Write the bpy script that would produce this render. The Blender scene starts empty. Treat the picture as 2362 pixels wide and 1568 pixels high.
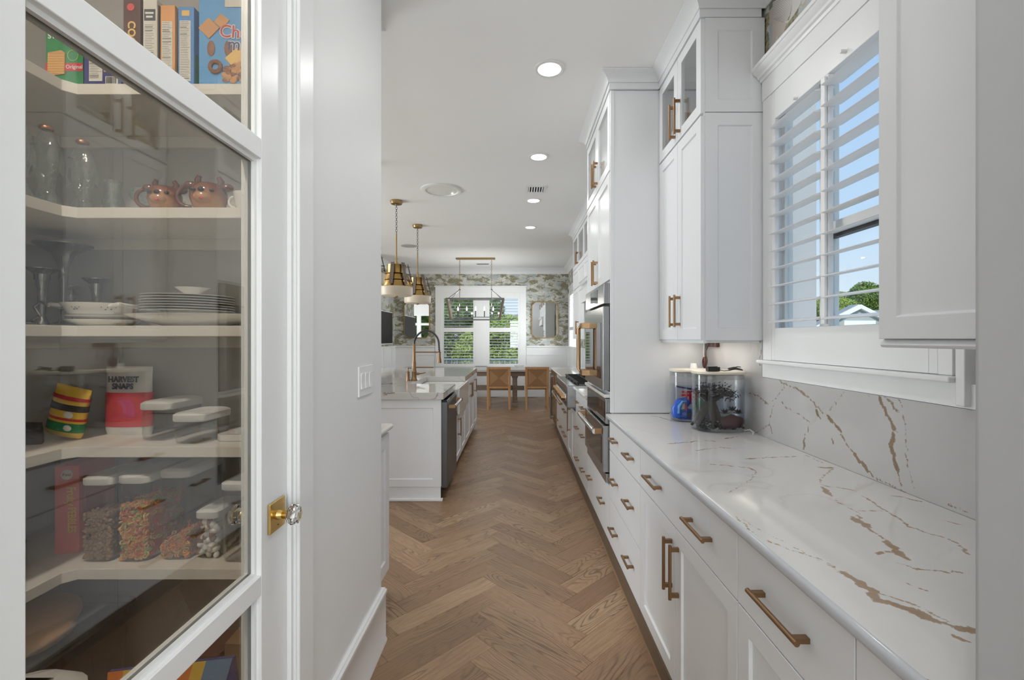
import bpy, bmesh, math, random
import numpy as np
from mathutils import Vector, Matrix, Euler
random.seed(7)
S = bpy.context.scene
COL = S.collection
PI = math.pi

# ------------------------------------------------------------------ camera, world, sun, exposure
cam_d = bpy.data.cameras.new('camera'); cam = bpy.data.objects.new('camera', cam_d); COL.objects.link(cam)
cam.location = (0, 0, 1.395); cam.rotation_euler = (PI/2, 0, 0)
cam_d.sensor_width = 36.0; cam_d.lens = 36.0*1065/2362
cam_d.shift_x = -11/2362; cam_d.shift_y = -3/2362
cam_d.clip_start = 0.05; cam_d.clip_end = 400
S.camera = cam
vs = S.view_settings
vs.view_transform = 'Standard'; vs.look = 'None'; vs.gamma = 1.0; vs.use_curve_mapping = False
vs.exposure = -0.18
cy = S.cycles
cy.max_bounces = 10; cy.diffuse_bounces = 5; cy.glossy_bounces = 4; cy.transmission_bounces = 8; cy.transparent_max_bounces = 24
cy.caustics_reflective = False; cy.caustics_refractive = False
cy.sample_clamp_indirect = 4.0
try: cy.use_denoising = True
except Exception: pass

W = bpy.data.worlds.new('world'); S.world = W; W.use_nodes = True
wn = W.node_tree.nodes; wl = W.node_tree.links
bg = wn['Background']
tc = wn.new('ShaderNodeTexCoord'); sx = wn.new('ShaderNodeSeparateXYZ'); rp = wn.new('ShaderNodeValToRGB')
wl.new(tc.outputs['Generated'], sx.inputs[0]); wl.new(sx.outputs['Z'], rp.inputs[0]); wl.new(rp.outputs[0], bg.inputs['Color'])
e = rp.color_ramp.elements
e[0].position = 0.0; e[0].color = (.80, .89, .97, 1)
e[1].position = 0.75; e[1].color = (.22, .44, .86, 1)
k_ = e.new(0.22); k_.color = (.53, .72, .97, 1)
bg.inputs['Strength'].default_value = 1.22

def light(name, typ, loc, energy, size=.14, size_y=None, rot=(0,0,0), color=(1,1,1), spread=None, shape=None):
    l = bpy.data.lights.new(name, typ); l.energy = energy; l.color = color
    if typ == 'AREA':
        l.shape = shape or ('RECTANGLE' if size_y else 'DISK'); l.size = size
        if size_y: l.size_y = size_y
        if spread: l.spread = spread
    o = bpy.data.objects.new(name, l); o.location = loc; o.rotation_euler = rot; COL.objects.link(o)
    return o
sun = light('sun', 'SUN', (0, -5, 20), 4.0, rot=Euler((math.radians(48), 0, math.radians(-14))), color=(1, .96, .9)); sun.data.angle = .01

LAMP_W = 4.6
LAMP_COL = (1.0, .985, .965)
CEIL = 3.09
LAMP_ROW = [-2.2, -.9, .15, 1.53, 2.90, 4.30, 5.66, 7.02]
# daylight entering by the sliding glass doors of the great room (far left) and by the dining windows
light('daylight_sliding_doors', 'AREA', (-6.3, 5.2, 1.4), 620, 5.4, 2.6, rot=(0, -PI/2-.22, 0), color=(.93, .97, 1.0))
light('daylight_hall_window', 'AREA', (.1, -3.35, 1.6), 150, 1.6, 1.8, rot=(PI/2+.25, 0, 0), color=(.95, .98, 1.0))  # unseen area lamp added behind the camera to brighten hall and ceiling

light('daylight_hall_side', 'AREA', (1.45, -1.6, 1.45), 55, 1.5, 1.3, rot=(0, PI/2, 0), color=(.95, .98, 1.0))  # lamp added outside an invented window to fill the lower left wall
light('daylight_side_window', 'AREA', (1.75, 10.05, 1.55), 170, 1.5, 1.9, rot=(0, PI/2+.25, 0), color=(.95, .98, 1.0))

# ------------------------------------------------------------------ mesh helpers
ORG = {}
class MB:
    def __init__(s): s.v = []; s.f = []; s.m = []
    def _add(s, vs_, fs, m=0):
        b = len(s.v); s.v += [tuple(p) for p in vs_]
        for f in fs: s.f.append(tuple(i+b for i in f)); s.m.append(m)
        return s
    def box(s, x0, x1, y0, y1, z0, z1, m=0):
        v = [(x, y, z) for z in (z0, z1) for y in (y0, y1) for x in (x0, x1)]
        return s._add(v, [(0,2,3,1),(4,5,7,6),(0,1,5,4),(2,6,7,3),(0,4,6,2),(1,3,7,5)], m)
    def ring(s, loops, m=0, cap0=True, cap1=True, closed=True):
        n = len(loops[0]); v = [p for l in loops for p in l]; f = []
        for i in range(len(loops)-1):
            for j in range(n if closed else n-1):
                k = (j+1) % n
                f.append((i*n+j, i*n+k, (i+1)*n+k, (i+1)*n+j))
        if closed and cap0: f.append(tuple(range(n-1, -1, -1)))
        if closed and cap1: f.append(tuple((len(loops)-1)*n+j for j in range(n)))
        return s._add(v, f, m)
    def cyl(s, p0, p1, r0, r1=None, n=16, m=0):
        return s.tube([p0, p1], [r0, r0 if r1 is None else r1], n, m)
    def tube(s, pts, r, n=8, m=0, closed=False, caps=True, flat=1.0):
        pts = [Vector(p) for p in pts]; N = len(pts)
        if not hasattr(r, '__len__'): r = [r]*N
        loops = []; up = None
        for i, p in enumerate(pts):
            a = pts[(i-1) % N] if (closed or i > 0) else pts[i]
            b = pts[(i+1) % N] if (closed or i < N-1) else pts[i]
            t = (b-a); t = t.normalized() if t.length > 1e-9 else Vector((0,0,1))
            if up is None:
                up = Vector((0,0,1)) if abs(t.z) < .9 else Vector((0,1,0))
            u = (up - t*up.dot(t))
            u = u.normalized() if u.length > 1e-6 else t.orthogonal().normalized()
            w = t.cross(u); up = u
            loops.append([p + (u*math.cos(2*PI*j/n) + w*math.sin(2*PI*j/n)*flat)*r[i] for j in range(n)])
        if closed: loops.append(loops[0]); return s.ring(loops, m, False, False)
        return s.ring(loops, m, caps, caps)
    def lathe(s, prof, c=(0,0,0), n=24, m=0, sx=1, sy=1, cap0=True, cap1=True):
        loops = [[(c[0]+r*math.cos(2*PI*j/n)*sx, c[1]+r*math.sin(2*PI*j/n)*sy, c[2]+z) for j in range(n)] for r, z in prof]
        return s.ring(loops, m, cap0, cap1)
    def prism(s, poly, ax, t0, t1, m=0):
        def P(a, b, t): return {'x': (t, a, b), 'y': (a, t, b), 'z': (a, b, t)}[ax]
        return s.ring([[P(a, b, t0) for a, b in poly], [P(a, b, t1) for a, b in poly]], m)
    def sph(s, c, rx, ry=None, rz=None, n=16, k=10, m=0):
        ry = rx if ry is None else ry; rz = rx if rz is None else rz
        loops = [[(c[0]+rx*math.sin(PI*i/k)*math.cos(2*PI*j/n), c[1]+ry*math.sin(PI*i/k)*math.sin(2*PI*j/n), c[2]-rz*math.cos(PI*i/k)) for j in range(n)] for i in range(1, k)]
        s.ring(loops, m, False, False); b = len(s.v)-len(loops)*n
        s.v += [(c[0], c[1], c[2]-rz), (c[0], c[1], c[2]+rz)]; q = len(s.v)
        for j in range(n):
            s.f.append((b+(j+1) % n, b+j, q-2)); s.m.append(m)
            t = b+(len(loops)-1)*n
            s.f.append((t+j, t+(j+1) % n, q-1)); s.m.append(m)
        return s
    def torus(s, c, R, r, n=16, k=8, ax='z', m=0, a0=0, a1=2*PI, sx=1, sy=1):
        full = abs(a1-a0-2*PI) < 1e-6; N = n if full else n+1
        pts = []
        for i in range(N):
            a = a0+(a1-a0)*i/n; u, v = R*math.cos(a)*sx, R*math.sin(a)*sy
            pts.append({'z': (c[0]+u, c[1]+v, c[2]), 'y': (c[0]+u, c[1], c[2]+v), 'x': (c[0], c[1]+u, c[2]+v)}[ax])
        return s.tube(pts, r, k, m, closed=full)
    def molding(s, path, prof, m=0, closed=False):
        # horizontal path of (x, y); profile of (offset to the left of travel, z)
        P = [Vector((a, b)) for a, b in path]; N = len(P); loops = []
        for i in range(N):
            d0 = (P[i]-P[i-1]).normalized() if (i > 0 or closed) else None
            d1 = (P[(i+1) % N]-P[i]).normalized() if (i < N-1 or closed) else None
            if d0 is None: d0 = d1
            if d1 is None: d1 = d0
            n0 = Vector((-d0.y, d0.x)); n1 = Vector((-d1.y, d1.x)); mn = n0+n1
            mn = mn.normalized() if mn.length > 1e-6 else n0
            sc = 1/max(.25, mn.dot(n0))
            loops.append([(P[i].x+mn.x*o*sc, P[i].y+mn.y*o*sc, z) for o, z in prof])
        if closed: loops.append(loops[0])
        return s.ring(loops, m, not closed, not closed)
    def xf(s, M, start=0):
        for i in range(start, len(s.v)): s.v[i] = tuple(M @ Vector(s.v[i]))
        return s
    def mesh(s, name, mats, smooth=None, org=(0,0,0)):
        me = bpy.data.meshes.new(name)
        o = Vector(org)
        me.from_pydata([(a-o.x, b-o.y, c-o.z) for a, b, c in s.v], [], s.f)
        for mt in mats: me.materials.append(mt)
        if len(mats) > 1: me.polygons.foreach_set('material_index', s.m)
        bm = bmesh.new(); bm.from_mesh(me); bmesh.ops.recalc_face_normals(bm, faces=bm.faces); bm.to_mesh(me); bm.free()
        if smooth:
            me.polygons.foreach_set('use_smooth', [True]*len(me.polygons))
            me.set_sharp_from_angle(angle=math.radians(smooth))
        me.update(); return me
    def obj(s, name, mats, parent=None, smooth=None, bev=0, kind=None, seg=2):
        if not isinstance(mats, (list, tuple)): mats = [mats]
        org = ORG[parent] if parent is not None else Vector((0,0,0))
        me = s.mesh(name, mats, smooth, org)
        o = bpy.data.objects.new(name, me); COL.objects.link(o)
        if parent is not None: o.parent = parent
        ORG[o] = org
        if bev:
            b = o.modifiers.new('edge', 'BEVEL'); b.width = bev; b.segments = seg; b.limit_method = 'ANGLE'; b.angle_limit = math.radians(40)
            me.polygons.foreach_set('use_smooth', [True]*len(me.polygons)); b.harden_normals = True
        if kind: o['kind'] = kind
        return o

def tag(o, label=None, cat=None, group=None, kind=None):
    if label: o['label'] = label
    if cat: o['category'] = cat
    if group: o['group'] = group
    if kind: o['kind'] = kind
    return o
def thing(name, label, cat, loc=(0,0,0), group=None, kind=None):
    o = bpy.data.objects.new(name, None); COL.objects.link(o); o.location = loc; o.empty_display_size = .05
    ORG[o] = Vector(loc); return tag(o, label, cat, group, kind)
def inst(name, me, parent, loc, rot=(0,0,0), scale=(1,1,1)):
    o = bpy.data.objects.new(name, me); COL.objects.link(o); o.parent = parent
    o.location = Vector(loc)-ORG[parent]; o.rotation_euler = rot; o.scale = scale; ORG[o] = Vector(loc); return o
def copy_tree(o, parent=None):
    c = o.copy(); COL.objects.link(c); c.parent = parent
    for ch in o.children: copy_tree(ch, c)
    return c
FONT_CACHE = {}
def text(name, s, size, loc, rot, mat, parent, ext=.0006, sx=1.0, align='CENTER', bold=0):
    cu = bpy.data.curves.new('t', 'FONT'); cu.body = s; cu.size = size; cu.extrude = ext; cu.align_x = align; cu.align_y = 'CENTER'; cu.offset = bold
    cu.resolution_u = 3
    t = bpy.data.objects.new('t', cu); COL.objects.link(t)
    me = bpy.data.meshes.new_from_object(t.evaluated_get(bpy.context.evaluated_depsgraph_get()))
    bpy.data.objects.remove(t); bpy.data.curves.remove(cu)
    me.materials.clear(); me.materials.append(mat); me.name = name
    return inst(name, me, parent, loc, rot, (sx, 1, 1))

# ------------------------------------------------------------------ materials
def mat(name, col=(.8,.8,.8), rough=.5, metal=0., spec=.5, **k):
    m = bpy.data.materials.new(name); m.use_nodes = True
    b = m.node_tree.nodes['Principled BSDF']
    b.inputs['Base Color'].default_value = (*col, 1); b.inputs['Roughness'].default_value = rough
    b.inputs['Metallic'].default_value = metal; b.inputs['Specular IOR Level'].default_value = spec
    if 'coat' in k: b.inputs['Coat Weight'].default_value = k['coat']; b.inputs['Coat Roughness'].default_value = .08
    if 'emit' in k: b.inputs['Emission Color'].default_value = (*k.get('ecol', col), 1); b.inputs['Emission Strength'].default_value = k['emit']
    if 'trans' in k: b.inputs['Transmission Weight'].default_value = k['trans']; b.inputs['IOR'].default_value = k.get('ior', 1.45)
    return m
class NT:
    def __init__(s, m): s.t = m.node_tree; s.b = s.t.nodes.get('Principled BSDF')
    def n(s, typ, ins=None, **props):
        d = s.t.nodes.new('ShaderNode'+typ)
        for k, v in props.items(): setattr(d, k, v)
        for k, v in (ins or {}).items():
            if hasattr(v, 'links'): s.t.links.new(v, d.inputs[k])
            else: d.inputs[k].default_value = v
        return d
    def math(s, op, a, b=0., c=None, clamp=False):
        d = s.t.nodes.new('ShaderNodeMath'); d.operation = op; d.use_clamp = clamp
        for i, v in enumerate((a, b) if c is None else (a, b, c)):
            if hasattr(v, 'links'): s.t.links.new(v, d.inputs[i])
            else: d.inputs[i].default_value = v
        return d.outputs[0]
    def mix(s, fac, a, b, blend='MIX'):
        d = s.t.nodes.new('ShaderNodeMix'); d.data_type = 'RGBA'; d.blend_type = blend
        for i, v in ((0, fac), (6, a), (7, b)):
            if hasattr(v, 'links'): s.t.links.new(v, d.inputs[i])
            else: d.inputs[i].default_value = v if i == 0 else (*v[:3], 1)
        return d.outputs[2]
    def ramp(s, fac, stops, interp='LINEAR'):
        d = s.t.nodes.new('ShaderNodeValToRGB'); d.color_ramp.interpolation = interp
        el = d.color_ramp.elements
        while len(el) < len(stops): el.new(.5)
        for e_, (p, c) in zip(el, stops):
            e_.position = p; e_.color = (*c, 1) if len(c) == 3 else c
        s.t.links.new(fac, d.inputs[0]); return d.outputs[0]
    def vec(s, v, sc, off=(0,0,0)):
        d = s.t.nodes.new('ShaderNodeMapping'); d.inputs['Scale'].default_value = sc; d.inputs['Location'].default_value = off
        s.t.links.new(v, d.inputs['Vector']); return d.outputs[0]
    def noise(s, v, scale, detail=2., rough=.5, dist=0.):
        d = s.n('TexNoise', {'Vector': v, 'Scale': scale, 'Detail': detail, 'Roughness': rough, 'Distortion': dist}); return d
    def link(s, a, b): s.t.links.new(a, b)
    def bump(s, h, strength=.2, dist=.002):
        d = s.n('Bump', {'Height': h, 'Strength': strength, 'Distance': dist}); s.link(d.outputs[0], s.b.inputs['Normal'])

M = {}
def add(name, *a, **k): M[name] = mat(name, *a, **k); return M[name]
def painted(name, col, rough, amt=.02, scale=3., bump=0.03):
    m = add(name, col, rough); t = NT(m)
    g = t.n('NewGeometry'); nz = t.noise(g.outputs['Position'], scale, 3)
    c = t.mix(nz.outputs[0], tuple(x*(1-amt) for x in col), tuple(min(1, x*(1+amt)) for x in col)); t.link(c, t.b.inputs['Base Color'])
    if bump:
        n2 = t.noise(g.outputs['Position'], 260, 2); t.bump(n2.outputs[0], bump, .001)
    return m
painted('cabinet_paint', (.775, .785, .805), .33, .01)
painted('wall_paint', (.80, .80, .80), .45, .012, 2, .05)
painted('trim_paint', (.83, .83, .835), .30, .01)
painted('ceiling_paint', (.90, .90, .90), .7, .01, 1, .04)
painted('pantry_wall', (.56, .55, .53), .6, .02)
painted('pantry_shelf', (.84, .81, .75), .4, .015)
painted('jamb_paint', (.46, .46, .465), .5, .01)  # white jamb with its shade put into the colour; also the grey speaker grille
add('gap_dark', (.02,.02,.02), .8)
add('shadow_wood', (.16, .11, .075), .6)  # dark brown wood for the floor slab and island toe kick
def metal(name, col, rough, aniso=True):
    m = add(name, col, rough, 1.0); t = NT(m); g = t.n('TexCoord')
    nz = t.noise(t.vec(g.outputs['Object'], (6, 6, 90)), 2, 2)
    t.link(t.math('MULTIPLY_ADD', nz.outputs[0], .06, rough-.03), t.b.inputs['Roughness']); return m
metal('bronze', (.29, .175, .095), .36)
metal('brass', (.74, .52, .19), .26)
metal('antique_brass', (.46, .285, .095), .30)
metal('aged_brass', (.36, .24, .11), .34)
metal('stainless', (.36, .36, .37), .24)
metal('dark_steel', (.15, .15, .16), .35)
metal('silver', (.30, .31, .32), .22)
metal('copper', (.55, .27, .16), .35)
add('chrome', (.85,.85,.86), .08, 1.0)
add('black_glass', (.008,.008,.01), .04, 0, .6)
add('black_plastic', (.012,.012,.013), .35)
add('dark_grey', (.06,.06,.062), .5)
add('cast_iron', (.015,.015,.016), .5)
add('white_plastic', (.82,.82,.81), .35)
add('porcelain', (.86,.855,.83), .12, 0, .5, coat=.4)
add('cream_glass', (.58,.50,.39), .4, 0, .5, emit=.04, ecol=(1,.86,.66))
add('bulb_glow', (1,.95,.85), .3, emit=5.0, ecol=(1,.93,.8))
add('lamp_glow', (1,1,1), .5, emit=6.0, ecol=(1,.97,.93))
add('warm_strip', (1,1,1), .5, emit=3.0, ecol=(1,.93,.82))
add('red', (.55,.02,.03), .4); add('coral_card', (.88,.20,.20), .45); add('crimson', (.66,.09,.10), .5); add('green', (.02,.22,.07), .45); add('navy', (.045,.05,.20), .45)
add('brown_card', (.10,.045,.035), .5); add('orange_card', (.75,.36,.13), .5); add('blue_card', (.09,.27,.62), .42); add('sky_card', (.10,.34,.68), .42)
add('paper', (.80,.78,.72), .6); add('ink', (.08,.08,.09), .6); add('gold_print', (.85,.56,.18), .5); add('yellow', (.85,.55,.06), .5)
add('orange', (.80,.22,.03), .5); add('blue_cloth', (.13,.27,.46), .6); add('dark_card', (.03,.022,.02), .5); add('tan_food', (.62,.32,.12), .6)
add('brown_food', (.26,.11,.05), .6); add('white_print', (.9,.9,.88), .5); add('lime', (.45,.60,.15), .5); add('teal_print', (.1,.35,.45), .5)
add('bag_brown', (.26,.15,.07), .5); add('bread_bag', (.55,.30,.10), .4); add('log_red', (.10,.025,.02), .5); add('bark', (.04,.031,.026), .8)
add('bark_light', (.20,.165,.14), .8); add('plant_black', (.02,.018,.02), .5); add('torii_red', (.65,.02,.04), .35); add('deep_blue', (.02,.10,.55), .3); add('plant_green', (.06,.32,.12), .5)
add('wave_pale', (.12,.35,.75), .3); add('lid_cream', (.72,.66,.56), .4); add('blue_gravel', (.03,.16,.75), .4); add('white_stone', (.75,.73,.70), .4); add('black_stone', (.015,.015,.017), .4)
add('grey_siding', (.40,.41,.42), .7); add('roof_grey', (.27,.29,.30), .8); add('house_grey', (.36,.40,.40), .7); add('white_ext', (.85,.85,.85), .6)
add('trunk', (.10,.07,.05), .9); add('ground_mat', (.20,.22,.10), .9); add('tan_wood', (.36,.25,.14), .6); add('car_blue', (.25,.33,.45), .3)
add('tv_screen', (.010,.010,.012), .45, 0, .2)
def glassy(name, tint=(1,1,1), ior=1.5, edge=0., rough=.0, alpha=1.0, body=None, gl=1.0):
    m = bpy.data.materials.new(name); m.use_nodes = True; M[name] = m; t = NT(m)
    t.t.nodes.remove(t.b); out = t.t.nodes['Material Output']
    tr = t.n('BsdfTransparent', {'Color': (*tint, 1)}); gl_ = t.n('BsdfGlossy', {'Color': (gl, gl, gl, 1), 'Roughness': rough})
    lw0 = t.n('LayerWeight', {'Blend': .5}); F0 = ((ior-1)/(ior+1))**2; fr = t.math('MULTIPLY_ADD', t.math('POWER', lw0.outputs['Facing'], 5.), 1-F0, F0); base = tr.outputs[0]
    if body:
        df = t.n('BsdfDiffuse', {'Color': (*body[:3], 1)}); mx0 = t.n('MixShader', {0: body[3], 1: base, 2: df.outputs[0]}); base = mx0.outputs[0]
    if edge:
        lw = t.n('LayerWeight', {'Blend': .35}); dk = t.n('BsdfDiffuse', {'Color': (.25,.28,.27,1)})
        mx1 = t.n('MixShader', {0: t.math('MULTIPLY', t.math('POWER', lw.outputs['Facing'], 3.), edge), 1: base, 2: dk.outputs[0]}); base = mx1.outputs[0]
    mx = t.n('MixShader', {0: fr, 1: base, 2: gl_.outputs[0]})
    t.link(mx.outputs[0], out.inputs['Surface']); return m
glassy('pane_glass', (.97,.99,.98), 1.45)
glassy('door_glass', (.80,.80,.78), 1.75)
glassy('cabinet_glass', (.96,.97,.97), 1.4)
glassy('clear_plastic', (.97,.97,.97), 1.4, .22)
glassy('smoke_plastic', (.80,.80,.80), 1.4, .4, .1, body=(.4,.4,.4,.12))
glassy('bottle_glass', (.90,.93,.93), 2.0, 1.0, body=(.55,.60,.60,.05))
glassy('tank_glass', (.93,.94,.95), 1.4, .3)
glassy('water', (.88,.90,.94), 1.2)
glassy('film_plastic', (.85,.85,.84), 1.5, .2, .12, body=(.55,.55,.55,.12))
t = NT(M['bottle_glass']); g = t.n('TexCoord'); vo = t.n('TexVoronoi', {'Vector': g.outputs['Object'], 'Scale': 110.}); bp = t.n('Bump', {'Height': vo.outputs['Distance'], 'Strength': .5, 'Distance': .002})
for nd in t.t.nodes:
    if nd.type in ('BSDF_GLOSSY',): t.link(bp.outputs[0], nd.inputs['Normal'])
M['crystal'] = mat('crystal', (1,1,1), .0, 0, .5, trans=1.0, ior=1.55)

# oak herringbone planks: 'pl' carries plank-local coordinates (metres), 'rnd' a per-plank number inside joined meshes
m = add('oak', (.33,.21,.13), .42); t = NT(m)
at = t.n('Attribute', attribute_name='pl'); ar = t.n('Attribute', attribute_name='rnd'); oi = t.n('ObjectInfo')
rnd = t.math('FRACT', t.math('ADD', oi.outputs['Random'], ar.outputs['Fac']))
r2 = t.math('FRACT', t.math('MULTIPLY', rnd, 17.31)); r3 = t.math('FRACT', t.math('MULTIPLY', rnd, 71.7))
off = t.n('CombineXYZ', {0: t.math('MULTIPLY', rnd, 37.), 1: t.math('MULTIPLY', r2, 11.), 2: t.math('MULTIPLY', r3, 53.)})
pv = t.n('VectorMath', {0: at.outputs['Vector'], 1: off.outputs[0]}, operation='ADD').outputs[0]
n1 = t.noise(t.vec(pv, (1.5, 7.5, 1)), 1.0, 1.5, .45, .25)
rings = t.math('SINE', t.math('MULTIPLY', n1.outputs[0], 125.))
rl = t.math('POWER', t.math('MULTIPLY_ADD', rings, .5, .5), 4.0)
n4 = t.noise(t.vec(pv, (1.2, 5, 1)), 1.3, 2); rl = t.math('MULTIPLY', rl, t.ramp(n4.outputs[0], [(.40, (.12,)*3), (.62, (1,)*3)]))
n2 = t.noise(t.vec(pv, (5, 150, 1)), 1.0, 3, .6)
n3 = t.noise(t.vec(pv, (28, 420, 1)), 1.0, 2, .6)
n5 = t.noise(t.vec(pv, (3, 9, 1)), 1.0, 3, .6)
c0 = t.ramp(rnd, [(0, (.285,.166,.089)), (.2, (.345,.208,.114)), (.6, (.405,.252,.142)), (.88, (.46,.295,.17)), (1, (.57,.39,.238))])
c1 = t.mix(t.math('MULTIPLY', n5.outputs[0], .45), c0, (.19,.115,.07))
c1 = t.mix(t.ramp(n2.outputs[0], [(.42, (0,)*3), (.68, (.45,)*3)]), c1, (.16,.095,.055))
c1 = t.mix(t.math('MULTIPLY', rl, .80), c1, (.12,.068,.038))
c1 = t.mix(t.ramp(n3.outputs[0], [(.60, (0,)*3), (.72, (.5,)*3)]), c1, (.10,.06,.035))
t.link(c1, t.b.inputs['Base Color']); t.link(t.math('MULTIPLY_ADD', n2.outputs[0], .2, .30), t.b.inputs['Roughness'])
t.bump(t.math('ADD', n2.outputs[0], t.math('MULTIPLY', rl, -.5)), .10, .001)

# quartz: 'vein' is a signed distance to the slab's own veins (metres*50), broken up by noise
def quartz(name, base, base2, veincol, use_attr, amount=1.0):
    m = add(name, base, .07, 0, .5); t = NT(m); g = t.n('NewGeometry'); P = g.outputs['Position']
    nA = t.noise(P, 70, 4, .6); nB = t.noise(P, 9, 4, .6); nC = t.noise(P, 2.0, 3, .5); nD = t.noise(P, 230, 2, .6)
    cl = t.mix(nC.outputs[0], base, base2); cl = t.mix(t.math('MULTIPLY', t.ramp(nB.outputs[0], [(.45, (0,)*3), (.75, (1,)*3)]), .25), cl, tuple(x*.86 for x in base))
    # faint wandering veins
    wv = t.n('VectorMath', {0: P, 1: t.vec(nB.outputs['Color'], (.10,.10,.10))}, operation='ADD').outputs[0]
    nE = t.noise(t.vec(wv, (1.6, 1.6, 1.6), (3.1, 1.7, .4)), 1.5, 2, .5)
    ridge = t.math('ABSOLUTE', t.math('SUBTRACT', nE.outputs[0], .5))
    fv = t.ramp(ridge, [(0, (1,)*3), (.006, (.6,)*3), (.014, (0,)*3)])
    msk = t.ramp(nC.outputs[0], [(.47, (0,)*3), (.60, (1,)*3)])
    fv = t.math('MULTIPLY', fv, t.math('MULTIPLY', msk, .45*amount))
    cl = t.mix(fv, cl, veincol)
    if use_attr:
        a = t.n('Attribute', attribute_name='vein')
        s_ = t.math('ADD', a.outputs['Fac'], t.math('MULTIPLY', t.math('SUBTRACT', nA.outputs[0], .5), .75))
        s_ = t.math('ADD', s_, t.math('MULTIPLY', t.math('SUBTRACT', nD.outputs[0], .5), .40))
        s_ = t.math('ADD', s_, t.math('MULTIPLY', t.math('SUBTRACT', nB.outputs[0], .5), .22))
        v = t.ramp(t.math('ADD', s_, .5), [(.46, (0,)*3), (.53, (.8,)*3), (.62, (1,)*3)])
        dark = t.mix(nA.outputs[0], tuple(x*.55 for x in veincol), tuple(min(1, x*1.5) for x in veincol))
        cl = t.mix(t.math('MULTIPLY', v, .9), cl, dark)
    t.link(cl, t.b.inputs['Base Color']); return m
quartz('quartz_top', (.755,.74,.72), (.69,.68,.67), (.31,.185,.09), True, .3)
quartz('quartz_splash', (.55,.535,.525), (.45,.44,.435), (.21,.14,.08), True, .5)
quartz('quartz_plain', (.80,.785,.76), (.74,.73,.715), (.30,.185,.09), False, .8)
quartz('quartz_island', (.64,.62,.60), (.55,.53,.51), (.17,.10,.06), False, 2.0)
m = add('quartz_edge', (.52,.535,.57), .12)  # darker quartz for the counter nose, its shade put into the colour
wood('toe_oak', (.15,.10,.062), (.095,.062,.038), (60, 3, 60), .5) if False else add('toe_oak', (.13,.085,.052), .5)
add('patio_concrete', (.62,.60,.57), .8)
add('bird_white', (.60,.57,.545), .6); add('bird_line', (.24,.17,.165), .6); add('paper_beige', (.50,.44,.385), .6); add('paper_slate', (.38,.42,.42), .6); add('paper_green', (.16,.19,.13), .6) 

# wallpaper with misty trees and birds
m = add('wallpaper', (.6,.6,.58), .6); t = NT(m); g = t.n('NewGeometry'); P = g.outputs['Position']
w0 = t.noise(t.vec(P, (1.2,1.2,2.2)), 3.0, 3, .5)
wp = t.n('VectorMath', {0: P, 1: t.vec(w0.outputs['Color'], (.28,.28,.2))}, operation='ADD').outputs[0]
a1 = t.noise(t.vec(wp, (1.6,1.6,3.6), (2.2,0,1)), 2.9, 6, .66); a2 = t.noise(t.vec(wp, (1.3,1.3,2.4), (7,3,2)), 2.8, 5, .6); a3 = t.noise(t.vec(wp, (3,3,6)), 6, 4, .7); a4 = t.noise(t.vec(P, (14,14,20)), 3, 3, .7)
cl = t.mix(t.ramp(a2.outputs[0], [(.48, (0,)*3), (.56, (1,)*3)]), (.62,.62,.58), (.43,.46,.47))
cl = t.mix(t.ramp(a3.outputs[0], [(.56, (0,)*3), (.60, (.8,)*3)]), cl, (.45,.38,.25))
tm = t.ramp(a1.outputs[0], [(.50, (0,)*3), (.535, (1,)*3)])
tree = t.mix(t.ramp(a4.outputs[0], [(.38, (0,)*3), (.62, (1,)*3)]), (.13,.13,.085), (.40,.35,.23))
cl = t.mix(tm, cl, tree)
ed = t.ramp(t.math('ABSOLUTE', t.math('SUBTRACT', a2.outputs[0], .47)), [(0, (.7,)*3), (.012, (0,)*3)])
cl = t.mix(ed, cl, (.14,.14,.12)); t.link(cl, t.b.inputs['Base Color'])

def wood(name, a, b, sc=(3, 60, 60), rough=.5):
    m = add(name, a, rough); t = NT(m); g = t.n('TexCoord'); nz = t.noise(t.vec(g.outputs['Object'], sc), 1.0, 4, .6, .3)
    t.link(t.mix(t.ramp(nz.outputs[0], [(.35, (0,)*3), (.7, (1,)*3)]), a, b), t.b.inputs['Base Color']); return m
wood('chair_oak', (.46,.25,.11), (.36,.18,.075), (40, 40, 4))
wood('table_oak', (.24,.17,.12), (.16,.11,.075), (4, 50, 50))
wood('table_top_grey', (.46,.44,.42), (.38,.36,.34), (3, 50, 50))
wood('grey_wood', (.20,.16,.13), (.12,.09,.075), (40, 40, 5))
def woven(name, axis):
    m = add(name, (.42,.23,.11), .65); t = NT(m); g = t.n('TexCoord')
    wv = t.n('TexWave', {'Vector': g.outputs['Object'], 'Scale': 95., 'Distortion': 1.5}, bands_direction=axis)
    t.link(t.mix(wv.outputs['Fac'], (.25,.125,.05) if axis == 'X' else (.19,.09,.035), (.43,.24,.11) if axis == 'X' else (.34,.18,.075)), t.b.inputs['Base Color']); t.bump(wv.outputs['Fac'], .4, .003); return m
woven('weave_upright', 'X'); woven('weave_level', 'Z')
def leafmat(name, a, b):
    m = add(name, a, .6); t = NT(m); g = t.n('NewGeometry'); nz = t.noise(g.outputs['Position'], 1.4, 3, .6); n2_ = t.noise(g.outputs['Position'], 9, 2)
    t.link(t.mix(t.math('MULTIPLY_ADD', n2_.outputs[0], .7, t.math('MULTIPLY', nz.outputs[0], .4)), a, b), t.b.inputs['Base Color']); return m
leafmat('leaf_mid', (.05,.12,.015), (.22,.34,.05)); leafmat('leaf_light', (.10,.20,.02), (.40,.50,.08)); leafmat('leaf_dark', (.02,.055,.012), (.10,.17,.03)); leafmat('leaf_pale', (.20,.24,.08), (.50,.50,.20))
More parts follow.
